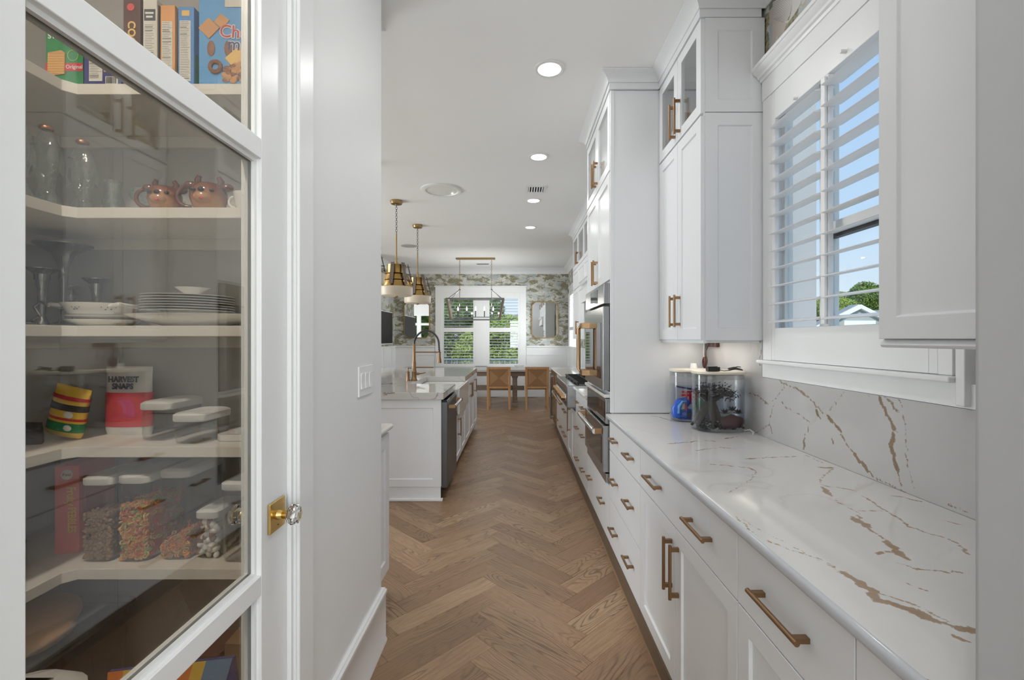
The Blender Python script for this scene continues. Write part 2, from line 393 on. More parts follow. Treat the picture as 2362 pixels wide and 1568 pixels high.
# painted ceramic of the fawn mugs: chestnut top fading to a cream face, fired into the glaze
m = add('fawn_glaze', (.3,.1,.04), .14, 0, .5, coat=.5); t = NT(m); g = t.n('TexCoord'); sp = t.n('SeparateXYZ', {0: g.outputs['Object']})
fz = t.math('ADD', t.math('MULTIPLY', sp.outputs[2], -11.), t.math('MULTIPLY', sp.outputs[1], -9.)); fz = t.math('ADD', fz, .68)
nz = t.noise(g.outputs['Object'], 30, 2); fz = t.math('ADD', fz, t.math('MULTIPLY', nz.outputs[0], .15))
t.link(t.ramp(fz, [(.25, (.13,.030,.010)), (.55, (.28,.095,.032)), (.85, (.52,.28,.14))]), t.b.inputs['Base Color'])
add('fawn_brown', (.13,.034,.012), .14, 0, .5, coat=.5)
# ------------------------------------------------------------------ the setting
def struct(name, mb, mats, label, cat, **k):
    o = mb.obj(name, mats, **k); return tag(o, label, cat, kind='structure')
XW = 1.234          # right wall face
struct('ceiling', MB().box(-6.2, 1.5, -3.2, 11.4, CEIL, CEIL+.12), M['ceiling_paint'], 'flat matt white ceiling over hall, kitchen and dining end', 'ceiling')
# right wall with the kitchen window opening (Y 1.33..2.20, z 1.34..2.52) and a dining side window
wr = MB()
wr.box(XW, XW+.07, -3.2, -2.3, 0, CEIL).box(XW, XW+.07, -2.3, -.9, 0, .7).box(XW, XW+.07, -2.3, -.9, 2.35, CEIL).box(XW, XW+.07, -.9, 1.33, 0, CEIL).box(XW, XW+.07, 2.20, 9.4, 0, CEIL).box(XW, XW+.07, 1.33, 2.20, 0, 1.34).box(XW, XW+.07, 1.33, 2.20, 2.50, CEIL)
wr.box(XW, XW+.07, 9.4, 10.7, 0, .8).box(XW, XW+.07, 9.4, 10.7, 2.45, CEIL).box(XW, XW+.07, 10.7, 11.4, 0, CEIL)
struct('wall_right', wr, M['wallpaper'], 'long right kitchen wall papered with misty trees above the cabinets', 'wall')
def motif(pts, mt, d=.0006, name='print'):
    MB().ring([[(XW-.0004, y, z) for y, z in pts], [(XW-.0004-d, y, z) for y, z in pts]]).obj(name, M[mt], WR)
WR = bpy.data.objects['wall_right']
motif([(2.255, 2.71), (2.255, 3.02), (1.95, 3.02), (2.09, 2.86), (2.18, 2.75)], 'paper_beige', .0002)
motif([(2.255, 2.78), (2.255, 2.925), (2.225, 2.925), (2.233, 2.85)], 'paper_slate', .0004)
motif([(2.255, 3.03), (2.255, 2.995), (2.21, 2.995), (2.14, 3.03)], 'paper_green', .0004)
motif([(1.9967, 2.8649), (2.068, 2.9174), (2.068, 2.8694), (2.0894, 2.8379), (2.1266, 2.8526), (2.1041, 2.8309), (2.0576, 2.8348), (2.0132, 2.8447)], 'bird_white', .0008)
motif([(2.0631, 2.9428), (2.2237, 3.0153), (2.2256, 2.9811), (2.2237, 2.9464), (2.2125, 2.9219), (2.1831, 2.8975), (2.1509, 2.8683), (2.1197, 2.8479), (2.086, 2.8562), (2.0664, 2.8929)], 'bird_white', .0007, 'wing')
RT = [(2.0631, 2.939), (2.0647, 2.9169), (2.0664, 2.8929), (2.0729, 2.8762), (2.086, 2.8601), (2.1095, 2.8508)]; LT = [(2.2237, 3.009), (2.2237, 2.984), (2.2256, 2.9602), (2.2199, 2.9312), (2.194, 2.9061), (2.1527, 2.8705)]
for i in range(17):
    u = i/16*4.999; k = int(u); q = u-k
    (y0, z0), (y1, z1) = [tuple(A[k][c]*(1-q)+A[k+1][c]*q for c in (0, 1)) for A in (RT, LT)]
    ym, zm = (y0+y1)/2, (z0+z1)/2-.004; w_ = .0011
    motif([(y0, z0-w_*.4), (ym, zm-w_), (y1, z1-w_), (y1, z1+w_), (ym, zm+w_), (y0, z0+w_*.4)], 'bird_line', .0011, 'feather_line')
motif([(2.185, 2.83), (2.18, 2.815), (2.218, 2.765), (2.245, 2.728), (2.25, 2.735), (2.222, 2.775)], 'bird_white', .0010, 'neck')
motif([(2.212, 2.785), (2.206, 2.78), (2.228, 2.745), (2.233, 2.752)], 'bird_line', .0013, 'neck_mark')
# far wall with a double window opening
FY = 11.1
wf = MB()
wf.box(-6.2, -1.84, FY, FY+.14, 0, CEIL).box(.11, XW+.14, FY, FY+.14, 0, CEIL).box(-1.84, .11, FY, FY+.14, 0, .72).box(-1.84, .11, FY, FY+.14, 2.50, CEIL)
struct('wall_back', wf, M['wallpaper'], 'far dining wall papered with grey green misty trees', 'wall')
# white wainscot of the dining end
wc = MB(); wc.box(-2.93, -1.96, FY-.02, FY, .18, 1.20).box(.23, XW, FY-.02, FY, .18, 1.20)
wn_o = struct('trim_1', wc, M['trim_paint'], 'white panelled wainscot below the wallpaper on the far dining wall', 'wainscot')
MB().box(-2.93, -1.96, FY-.05, FY, 1.195, 1.225).box(.23, XW, FY-.05, FY, 1.195, 1.225).obj('cap_rail', M['trim_paint'], wn_o)
bt = MB().box(-2.93, -1.96, FY-.032, FY-.018, 1.0, 1.02).box(.23, XW, FY-.032, FY-.018, 1.0, 1.02); bt.obj('rail', M['trim_paint'], wn_o)
MB().box(-2.93, XW, FY-.03, FY, 0, .18).box(-1.96, .23, FY-.02, FY, .18, .74).obj('baseboard', M['trim_paint'], wn_o)
for x in (-1.2, -.6, .0): MB().box(x-.035, x+.035, FY-.032, FY-.018, .18, .70).obj('batten', M['trim_paint'], wn_o)
w2 = struct('trim_2', MB().box(XW-.02, XW, 7.75, 11.08, .18, 1.20), M['trim_paint'], 'white battened wainscot on the right wall past the counter', 'wainscot')
MB().box(XW-.05, XW, 7.75, 11.05, 1.195, 1.225).obj('cap_rail', M['trim_paint'], w2); MB().box(XW-.03, XW, 7.75, 11.07, 0, .18).obj('baseboard', M['trim_paint'], w2)
for y in (7.9, 8.5, 9.1, 9.7, 10.3, 10.9): MB().box(XW-.034, XW-.018, y-.04, y+.04, .18, 1.195).obj('batten', M['trim_paint'], w2)
# dining left wall (with the television) and its wainscot
struct('wall_left_dining', MB().box(-3.07, -2.93, 9.0, FY, 0, CEIL), M['wallpaper'], 'short papered wall at the left of the dining end behind the television', 'wall')
w3 = struct('trim_3', MB().box(-2.93, -2.91, 9.0, 11.08, .0, 1.20), M['trim_paint'], 'white wainscot under the television on the left dining wall', 'wainscot')
MB().box(-2.93, -2.88, 9.0, 11.05, 1.195, 1.225).obj('cap_rail', M['trim_paint'], w3)
for y in (9.4, 10.1, 10.75): MB().box(-2.912, -2.898, y-.04, y+.04, .18, 1.195).obj('batten', M['trim_paint'], w3)
# great room, out of view to the left: wall with three sliding glass doors
wl_ = MB().box(-6.2, -6.06, 1.9, 2.5, 0, CEIL).box(-6.2, -6.06, 7.9, FY, 0, CEIL).box(-6.2, -6.06, 2.5, 7.9, 2.75, CEIL)
struct('wall_left', wl_, M['wall_paint'], 'white far left wall of the great room around the glass doors', 'wall')
d2 = thing('door_2', 'wide white framed sliding glass doors in the far left wall', 'door', (-6.12, 5.2, 0), kind='structure')
for i in range(3):
    y0 = 2.5+i*1.8
    MB().box(-6.16, -6.08, y0, y0+.09, 0, 2.75).box(-6.16, -6.08, y0+1.71, y0+1.8, 0, 2.75).box(-6.16, -6.08, y0+.09, y0+1.71, 0, .12).box(-6.16, -6.08, y0+.09, y0+1.71, 2.63, 2.75).obj('door_frame', M['white_plastic'], d2)
    MB().box(-6.125, -6.115, y0+.09, y0+1.71, .12, 2.63).obj('pane', M['pane_glass'], d2)
struct('wall_great_room', MB().box(-6.2, -5.4, 1.8, 1.9, 0, CEIL).box(-3.2, -1.85, 1.8, 1.9, 0, CEIL).box(-5.4, -3.2, 1.8, 1.9, 2.5, CEIL), M['wall_paint'], 'white wall of the great room behind the pantry', 'wall')
d3 = thing('door_3', 'white framed glass patio doors in the wall beside the pantry', 'door', (-4.3, 1.85, 0), kind='structure')
for x0 in (-5.4, -4.3): 
    MB().box(x0, x0+.09, 1.82, 1.88, 0, 2.5).box(x0+1.01, x0+1.1, 1.82, 1.88, 0, 2.5).box(x0+.09, x0+1.01, 1.82, 1.88, 0, .1).box(x0+.09, x0+1.01, 1.82, 1.88, 1.98, 2.08).box(x0+.09, x0+1.01, 1.82, 1.88, 2.4, 2.5).obj('door_frame', M['white_plastic'], d3)
    MB().box(x0+.09, x0+1.01, 1.846, 1.854, .1, 1.98).box(x0+.09, x0+1.01, 1.846, 1.854, 2.08, 2.4).obj('pane', M['pane_glass'], d3)
# pantry shell (left of the hall) ; door opening Y .463..1.298, z 0..2.47
PX = -.62
pl_ = MB().box(-.74, PX, 1.298, 2.116, 0, CEIL).box(-.74, PX, -3.2, .463, 0, CEIL).box(-.74, PX, .463, 1.298, 2.475, CEIL)
struct('wall_left_hall', pl_, M['wall_paint'], 'smooth white hall wall around the glazed pantry door with a light switch', 'wall', bev=.004)
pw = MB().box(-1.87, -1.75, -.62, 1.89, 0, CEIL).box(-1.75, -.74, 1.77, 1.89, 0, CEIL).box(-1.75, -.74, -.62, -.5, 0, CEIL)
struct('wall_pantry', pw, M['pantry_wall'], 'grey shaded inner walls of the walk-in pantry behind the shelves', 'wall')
# hall behind the camera
hb = MB().box(-.74, -.45, -3.2, -3.06, 0, CEIL).box(.65, XW, -3.2, -3.06, 0, CEIL).box(-.45, .65, -3.2, -3.06, 0, .8).box(-.45, .65, -3.2, -3.06, 2.5, CEIL)
struct('wall_front', hb, M['wall_paint'], 'white end wall of the hall behind the viewpoint', 'wall')
w4 = thing('window_4', 'white framed hall window behind the viewpoint', 'window', (.1, -3.13, .8), kind='structure')  # unseen window added for the fill lamp outside it
MB().box(-.45, .65, -3.18, -3.08, .8, .88).box(-.45, .65, -3.18, -3.08, 2.42, 2.5).box(-.45, -.37, -3.18, -3.08, .88, 2.42).box(.57, .65, -3.18, -3.08, .88, 2.42).obj('window_frame', M['white_plastic'], w4)  # frame of the added window
MB().box(-.37, .57, -3.135, -3.125, .88, 2.42).obj('pane', M['pane_glass'], w4)  # pane of the added window
w5 = thing('window_5', 'white framed hall side window behind the viewpoint', 'window', (XW, -1.6, .7), kind='structure')  # unseen window added to light the left hall wall
MB().box(XW-.01, XW+.06, -2.3, -2.22, .7, 2.35).box(XW-.01, XW+.06, -.98, -.9, .7, 2.35).box(XW-.01, XW+.06, -2.22, -.98, .7, .78).box(XW-.01, XW+.06, -2.22, -.98, 2.27, 2.35).box(XW-.01, XW+.06, -2.22, -.98, 1.5, 1.56).obj('window_frame', M['white_plastic'], w5)  # frame of the added side window
MB().box(XW+.025, XW+.032, -2.22, -.98, .78, 2.27).obj('pane', M['pane_glass'], w5)  # pane of the added side window
# casing post at the right edge of the picture (the cased opening the view looks through)
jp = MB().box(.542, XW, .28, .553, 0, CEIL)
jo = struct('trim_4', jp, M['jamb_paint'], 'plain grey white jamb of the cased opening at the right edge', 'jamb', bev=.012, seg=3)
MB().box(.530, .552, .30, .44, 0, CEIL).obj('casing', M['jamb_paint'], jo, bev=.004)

# baseboards
def base_prof(h, sh=.02): return [(0, 0), (sh, 0), (sh, .012), (.016, .024), (.016, h-.035), (.020, h-.028), (.020, h-.012), (.013, h-.004), (.013, h), (0, h)]
# travel towards -Y keeps +X (the hall) on the left hand
bo = struct('baseboard_left', MB().molding([(-.74, 2.116), (PX, 2.116), (PX, 1.386)], base_prof(.25)), M['trim_paint'], 'tall white baseboard with cap and shoe along the left hall wall', 'baseboard', smooth=30)
struct('baseboard_hall', MB().molding([(PX, .375), (PX, -3.05)], base_prof(.25)), M['trim_paint'], 'white baseboard of the hall beside the viewpoint', 'baseboard', smooth=30)
# crown moulding: along the cabinets of the right side, then the dining end
CR = [(0, CEIL-.062), (.006, CEIL-.062), (.008, CEIL-.052), (.014, CEIL-.040), (.024, CEIL-.028), (.040, CEIL-.016), (.050, CEIL-.010), (.058, CEIL-.006), (.058, CEIL-.0005), (0, CEIL-.0005)]
path = [(.905, .56), (.905, 1.166), (XW, 1.166), (XW, 2.285), (.905, 2.285), (.905, 2.945), (.588, 2.945), (.588, 3.905), (.905, 3.905), (.905, 7.5), (XW, 7.5)]
struct('trim_5', MB().molding(path, CR), M['cabinet_paint'], 'white cove crown moulding stepping round the tops of the right cabinets', 'crown moulding', smooth=35)
CR2 = [(o_*1.9, CEIL-(CEIL-z_)*2.3) for o_, z_ in CR]
struct('trim_8', MB().molding([(XW, 7.5), (XW, FY), (-2.93, FY), (-2.93, 9.0)], CR2), M['trim_paint'], 'deep white crown moulding above the dining wallpaper', 'crown moulding', smooth=35)
struct('trim_6', MB().molding([(-.78, 1.9), (-.78, 2.48), (-1.32, 2.48)][::-1], CR), M['cabinet_paint'], 'white crown moulding over the cabinet behind the left wall end', 'crown moulding', smooth=35)

# floor: slab, then oak planks in herringbone
fl = struct('floor', MB().box(-6.2, 1.37, -3.2, FY+.14, -.12, -.013), M['shadow_wood'], 'brown oak herringbone plank floor running from hall to dining end', 'floor')
PL, PWD = .6280, .1256
C45 = math.sqrt(.5)
def plank_mesh(flip):
    e_ = .0012; L, w_ = PL-.0006, PWD-.0006
    b = [(0, 0), (L, 0), (L, w_), (0, w_)]; t_ = [(e_, e_), (L-e_, e_), (L-e_, w_-e_), (e_, w_-e_)]
    v = [(x, y, -.012) for x, y in b]+[(x, y, -e_*.6) for x, y in b]+[(x, y, 0) for x, y in t_]
    f = [(0,1,5,4),(1,2,6,5),(2,3,7,6),(3,0,4,7),(4,5,9,8),(5,6,10,9),(6,7,11,10),(7,4,8,11),(8,9,10,11)]
    return v, f
pv_, pf_ = plank_mesh(0)
plank_me = bpy.data.meshes.new('plank'); plank_me.from_pydata(pv_, [], pf_); plank_me.materials.append(M['oak'])
a_ = plank_me.attributes.new('pl', 'FLOAT_VECTOR', 'POINT'); a_.data.foreach_set('vector', [c for p in pv_ for c in p])
AX, AY = -.5552, 2.441-.0888     # anchor measured on the floor
spots = []
for col in range(-8, 4):
    for k in range(-40, 80):
        ax = AX + col*PL/C45*1.0; ay = AY + (2*k)*PWD*C45
        # plank A: runs to the far right from (ax, ay); plank B: from A's right end down to the near right
        spots.append((ax, ay, PI/4))
        u0, v1 = PL, PWD           # local (u, v) of B's far left corner, relative to A's own corner
        bx, by = ax+(u0-v1)*C45, ay+(u0+v1)*C45
        spots.append((bx, by, -PI/4))
inds, rest = [], []
for x, y, r in spots:
    c = Vector((x, y))+Vector((math.cos(r), math.sin(r)))*PL/2
    c += Vector((-math.sin(r), math.cos(r)))*PWD/2
    if not (-6.1 < c.x < 1.35 and -3.1 < c.y < 11.1): continue
    inv = (-.95 < c.x < .75 and 1.55 < c.y < 9.3) and not (c.x < -.70 and 4.0 < c.y < 7.2)
    (inds if inv else rest).append((c.y, x, y, r))
inds.sort(); rest += inds[296:]; inds = inds[:296]
for _, x, y, r in inds:
    o = bpy.data.objects.new('plank', plank_me); COL.objects.link(o); o.parent = fl; ORG[o] = Vector((0,0,0))
    o.location = (x, y, 0); o.rotation_euler = (0, 0, r)
vv, ff, pa, ra = [], [], [], []
for _, x, y, r in rest:
    b = len(vv); cr, sr = math.cos(r), math.sin(r); rn = random.random()
    for px_, py_, pz_ in pv_: vv.append((x+px_*cr-py_*sr, y+px_*sr+py_*cr, pz_)); pa += [px_, py_, pz_]; ra.append(rn)
    ff += [tuple(i+b for i in f) for f in pf_]
me = bpy.data.meshes.new('far_planks'); me.from_pydata(vv, [], ff); me.materials.append(M['oak'])
me.attributes.new('pl', 'FLOAT_VECTOR', 'POINT').data.foreach_set('vector', pa); me.attributes.new('rnd', 'FLOAT', 'POINT').data.foreach_set('value', ra)
o = bpy.data.objects.new('far_planks', me); COL.objects.link(o); o.parent = fl; o['kind'] = 'stuff'; ORG[o] = Vector((0,0,0))

# ------------------------------------------------------------------ pantry door
DX0, DX1 = -.692, -.640
door = thing('door_1', 'white pantry door with three glass lites and a crystal knob', 'door', (-.666, .475, 0), kind='structure')
fr = MB()
fr.box(DX0, DX1, .475, .603, 0.006, 2.46).box(DX0, DX1, 1.157, 1.285, .006, 2.46)
fr.box(DX0, DX1, .603, 1.157, .006, .21).box(DX0, DX1, .603, 1.157, 2.33, 2.46)
for z0, z1 in ((.752, .802), (1.845, 1.896)): fr.box(DX0, DX1, .603, 1.157, z0, z1)
fr.obj('door_frame', M['trim_paint'], door, bev=.0025)
for z0, z1 in ((.21, .752), (.802, 1.845), (1.896, 2.33)):
    p = MB().box(-.668, -.662, .603, 1.157, z0, z1).obj('pane', M['door_glass'], door)
    s_ = MB()
    for xx in (-.661, -.669):
        a, b = (xx, xx+.009) if xx > -.665 else (xx-.009, xx)
        s_.box(a, b, .603, .612, z0, z1).box(a, b, 1.148, 1.157, z0, z1).box(a, b, .612, 1.148, z0, z0+.009).box(a, b, .612, 1.148, z1-.009, z1)
    s_.obj('glazing_bead', M['trim_paint'], p)
def knob(sgn, x):
    k = MB().box(min(x, x+sgn*.008), max(x, x+sgn*.008), 1.185, 1.262, .890, .968).obj('rosette', M['brass'], door, bev=.002)
    MB().cyl((x+sgn*.008, 1.2235, .929), (x+sgn*.020, 1.2235, .929), .013, .010, 20).cyl((x+sgn*.020, 1.2235, .929), (x+sgn*.036, 1.2235, .929), .010, .013, 20).obj('knob_neck', M['brass'], k, smooth=40)
    g = MB()
    prof = [(.010, .034), (.020, .037), (.027, .045), (.028, .052), (.022, .062), (.012, .066)]
    loops = [[(x+sgn*d, 1.2235+r*math.cos(2*PI*j/8)*1.0, .929+r*math.sin(2*PI*j/8)) for j in range(8)] for r, d in prof]
    g.ring(loops).obj('crystal_knob', M['crystal'], k); return k
k1 = knob(1, DX1); tag(k1, 'square brass rosette with crystal knob'); knob(-1, DX0)
MB().cyl((-.6325, 1.2235, .903), (-.631, 1.2235, .903), .0022, n=10).obj('privacy_hole', M['ink'], k1)
# jambs and casing round the door
dc = MB().box(-.74, -.628, 1.286, 1.2975, 0, 2.475).box(-.74, -.628, .4635, .4735, 0, 2.475).box(-.74, -.628, .4735, 1.286, 2.4625, 2.4745)
dco = struct('trim_7', dc, M['trim_paint'], 'white jambs and flat casing framing the pantry door', 'door trim')
MB().box(PX, -.609, 1.2955, 1.386, 0, 2.57).box(PX, -.609, .375, .4655, 0, 2.57).box(PX, -.609, .4655, 1.2955, 2.4725, 2.57).obj('casing', M['trim_paint'], dco, bev=.004)

# light switch on the hall wall
sw = thing('light_switch', 'white three gang rocker light switch plate on the left hall wall', 'switch', (PX, 1.885, .915))
MB().box(PX, PX+.006, 1.80, 1.97, 1.165, 1.285).obj('wall_plate', M['white_plastic'], sw, bev=.002)
for i, y in enumerate((1.835, 1.885, 1.935)):
    r_ = MB().prism([(PX+.005, 1.195), (PX+.011, 1.195), (PX+.008, 1.225), (PX+.0095, 1.257), (PX+.005, 1.257)], 'y', y-.0165, y+.0165).obj('rocker', M['white_plastic'], sw, bev=.001)
# ------------------------------------------------------------------ cabinet parts
# face(nx): builds on a face whose outward normal is nx: 'X-' (front at x, u = y), 'X+' , 'Y-' (u = x)
def place(face, plane, u, z, d):
    if face == 'X-': return (plane-d, u, z)
    if face == 'X+': return (plane+d, u, z)
    return (u, plane-d, z)
def shaker(name, face, plane, u0, u1, z0, z1, mt, parent, rail=.058, t=.02, rec=.009, glass=None, bev=0, rails=None):
    rb, rt = rails or (rail, rail)
    mb = MB(); P = lambda u, z, d: place(face, plane, u, z, d)
    o4 = [(u0, z0), (u1, z0), (u1, z1), (u0, z1)]; i4 = [(u0+rail, z0+rb), (u1-rail, z0+rb), (u1-rail, z1-rt), (u0+rail, z1-rt)]
    q = .004; j4 = [(u0+rail+q, z0+rb+q), (u1-rail-q, z0+rb+q), (u1-rail-q, z1-rt-q), (u0+rail+q, z1-rt-q)]
    L = [[P(u, z, -t) for u, z in o4], [P(u, z, 0) for u, z in o4], [P(u, z, 0) for u, z in i4]]
    if glass: L += [[P(u, z, -t) for u, z in i4]]; mb.ring(L+[L[0]], 0, False, False)
    else: L += [[P(u, z, -rec) for u, z in j4]]; mb.ring(L, 0, True, True)
    o = mb.obj(name, mt, parent, bev=bev)
    if glass:
        g = MB(); g.ring([[P(u, z, -.010) for u, z in i4], [P(u, z, -.006) for u, z in i4]]); g.obj('pane', glass, o)
    return o
def slab(name, face, plane, u0, u1, z0, z1, mt, parent, t=.02, bev=.0015):
    a, b = place(face, plane, u0, z0, 0), place(face, plane, u1, z1, -t)
    return MB().box(min(a[0], b[0]), max(a[0], b[0]), min(a[1], b[1]), max(a[1], b[1]), z0, z1).obj(name, mt, parent, bev=bev)
PULLS = {}
def pull_mesh(L, mt):
    k = (round(L, 3), mt.name)
    if k not in PULLS:   # bar along local z, standing off along local x
        mb = MB(); n = 12; r = .0062
        mb.cyl((.032, 0, -L/2), (.032, 0, L/2), r, n=n)
        for s_ in (-1, 1):
            z = s_*(L/2-.016)
            mb.prism([(-.0055, -.0075), (.0055, -.0075), (.0055, .0075), (-.0055, .0075)], 'x', 0, .033) if False else mb.box(0, .031, -.0055, .0055, z-.0075, z+.0075)
        me = mb.mesh('handle', [mt], 40); PULLS[k] = me
    return PULLS[k]
def pull(parent, face, plane, u, z, L=.18, vert=False, mt=None):
    rot = {'X-': (0, 0, PI), 'X+': (0, 0, 0), 'Y-': (0, 0, -PI/2)}[face]
    if not vert: rot = (PI/2, 0, rot[2])
    o = inst('handle', pull_mesh(L, mt or M['bronze']), parent, place(face, plane, u, z, 0), (0, 0, 0))
    R = Euler((0, 0, rot[2])).to_matrix()
    if not vert: R = R @ Euler((PI/2, 0, 0)).to_matrix()
    o.rotation_euler = R.to_euler(); return o
CP = M['cabinet_paint']; XD = .594; G = .0018

# ------------------------------------------------------------------ right run: base cabinets
def base_cab(y0, y1, label, back=1.228, z1=.884):
    t_ = thing('base_cabinet', label, 'cabinet', (.9, (y0+y1)/2, 0))
    MB().box(XD+.0205, back, y0+.0005, y1-.0005, .092, z1).obj('carcass', CP, t_)
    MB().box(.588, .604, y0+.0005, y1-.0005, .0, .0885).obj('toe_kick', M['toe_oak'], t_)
    MB().box(.582, .5878, y0+.0005, y1-.0005, .0, .007).obj('shoe_strip', M['oak'], t_)
    return t_
def drawer(c, y0, y1, z0, z1, pulls, L, mt=CP):
    d = slab('drawer', 'X-', XD, y0+G, y1-G, z0, z1, mt, c)
    for u in pulls: pull(d, 'X-', XD, u, (z0+z1)/2, L)
    return d
Z3 = [(.690, .874), (.380, .686), (.090, .376)]
c = base_cab(.57, 1.243, 'white base cabinet nearest the viewpoint, one drawer over a plain door')
drawer(c, .81, 1.243, .690, .874, [1.026], .20); drawer(c, .57, .81, .690, .874, [], .2)
shaker('door', 'X-', XD, .57+G, 1.243-G, .090, .686, CP, c, bev=.0015)
c = base_cab(1.243, 2.22, 'white base cabinet with one wide drawer above two upright-handled doors')
drawer(c, 1.243, 2.22, .690, .874, [1.4875, 1.976], .185)
for a, b, hu in ((1.243, 1.7315, 1.695), (1.7315, 2.22, 1.768)):
    d = shaker('door', 'X-', XD, a+G, b-G, .090, .686, CP, c, bev=.0015); pull(d, 'X-', XD, hu, .537, .20, True)
c = base_cab(2.22, 2.958, 'white base cabinet of three wide drawers beside the oven tower')
for z0, z1 in Z3: drawer(c, 2.22, 2.958, z0, z1, [2.405, 2.775], .135)
c = base_cab(3.905, 4.655, 'white base cabinet of three drawers between oven tower and rangetop')
for z0, z1 in Z3: drawer(c, 3.905, 4.655, z0, z1, [4.09, 4.47], .135)
c = base_cab(4.66, 5.86, 'white base cabinet under the rangetop with a pull-out and drawers', z1=.66)
shaker('door', 'X-', XD, 4.66+G, 5.02-G, .09, .655, CP, c, rail=.05)
d = shaker('door', 'X-', XD, 5.02+G, 5.38-G, .09, .655, CP, c, rail=.05); pull(d, 'X-', XD, 5.12, .50, .26, True)
for z0, z1 in ((.38, .655), (.09, .376)): drawer(c, 5.38, 5.86, z0, z1, [5.52, 5.74], .12)
c = base_cab(5.865, 6.85, 'white base cabinet of drawers past the rangetop')
for z0, z1 in ((.69, .874), (.38, .686), (.09, .376)): drawer(c, 5.865, 6.85, z0, z1, [6.1, 6.6], .13)

# stone tops with hand-placed veins (floor-plan metres)
CV=[([(0.591,1.244),(0.585,1.134),(0.62,1.049),(0.662,1.005),(0.669,0.947)],1),([(0.592,1.255),(0.624,1.107),(0.651,1.019),(0.67,0.944)],0.6),([(0.669,0.947),(0.677,0.911),(0.681,0.879)],6),([(0.681,0.879),(0.662,0.848),(0.686,0.828),(0.702,0.813),(0.713,0.786),(0.75,0.761)],6),([(0.673,0.944),(0.684,0.869),(0.719,0.833),(0.732,0.786)],1),([(1.134,1.722),(1.175,1.722)],6),([(1.175,1.722),(1.11,1.651),(1.034,1.577),(1.005,1.51)],1.2),([(0.989,1.494),(0.964,1.419)],5),([(1.005,1.51),(1.035,1.494),(1.068,1.455)],1.6),([(0.964,1.419),(0.945,1.364),(0.942,1.278)],1.2),([(0.904,1.244),(0.895,1.181)],5),([(0.942,1.278),(0.905,1.212),(0.886,1.134),(0.874,1.082)],2),([(0.87,1.09),(0.866,1.057),(0.851,1.027),(0.853,1.005)],6),([(0.808,1.03),(0.839,1.042),(0.86,1.046)],2.5),([(1.06,1.419),(1.03,1.301),(1.022,1.233),(0.999,1.181),(1.017,1.134),(1.034,1.107)],1.4),([(1.034,1.107),(1.036,1.082),(1.005,1.027)],1.4),([(0.955,1.289),(1.02,1.289)],1),([(0.814,0.991),(0.831,0.963),(0.93,0.944)],1),([(0.765,0.908),(0.783,0.879)],1),([(0.915,1.846),(1.041,1.87),(1.151,1.883)],3),([(0.742,1.765),(0.859,1.722),(0.868,1.671)],1.6),([(0.868,1.671),(0.803,1.577),(0.657,1.433)],1),([(1.192,1.908),(1.179,1.754)],1.4),([(0.705,0.747),(0.711,0.737),(0.719,0.729)],3),([(0.573,0.68),(0.578,0.649)],3),([(1.141,1.412),(1.173,1.398),(1.191,1.364)],2.2),([(1.129,1.222),(1.145,1.191)],2),([(0.563,1.212),(0.552,1.162)],4),([(0.566,1.313),(0.563,1.278)],5),([(0.688,2.109),(0.791,2.14),(0.851,2.164)],3),([(0.887,2.181),(0.927,2.156)],2.5),([(1.001,2.215),(1.085,2.267)],3),([(0.83,2.87),(0.875,2.827),(0.906,2.681)],3),([(0.774,1.984),(0.898,2.041),(0.953,2.012)],2),
]
BV=[([(2.153,1.209),(2.07,1.185),(1.989,1.176),(1.914,1.149),(1.844,1.109),(1.787,1.085),(1.727,1.049)],2),([(1.999,1.18),(1.941,1.155)],5),([(1.87,1.105),(1.844,1.076)],6),([(1.795,1.089),(1.727,1.049)],4),([(1.712,1.198),(1.749,1.16),(1.791,1.117)],1.2),([(1.716,1.195),(1.727,1.181)],4),([(1.749,1.165),(1.756,1.141)],4),([(2.332,1.11),(2.23,1.079),(2.17,1.11),(2.092,1.177)],1.6),([(2.17,1.097),(2.217,0.998),(2.193,0.944)],1.4),([(2.217,0.984),(2.359,0.91)],2),([(2.113,1.105),(2.07,1.08),(1.979,1.07),(1.914,1.052),(1.923,1.004)],1.4),([(1.549,1.213),(1.537,1.179),(1.514,1.146),(1.492,1.119),(1.47,1.096)],6),([(1.481,1.216),(1.454,1.187),(1.449,1.148),(1.441,1.099)],1.2),([(1.531,1.215),(1.492,1.186),(1.467,1.163)],2.4),([(1.61,1.21),(1.585,1.196)],1),([(1.735,1.038),(1.67,0.989),(1.603,0.94),(1.574,0.927),(1.508,0.921),(1.441,0.917)],1.6),([(1.659,0.981),(1.596,0.937)],7),([(1.489,1.089),(1.495,1.037),(1.471,0.978)],7),([(1.471,0.978),(1.453,0.928)],2),([(1.441,1.099),(1.435,1.002),(1.407,0.938)],1),([(1.778,1.008),(1.77,0.995)],5),([(1.943,0.995),(1.954,0.927)],4),([(1.314,0.928),(1.236,0.93)],1.5),([(2.288,1.337),(2.317,1.277),(2.259,1.243)],3),([(2.409,1.111),(2.324,1.11),(2.266,1.082),(2.231,1.08)],1.5),
]

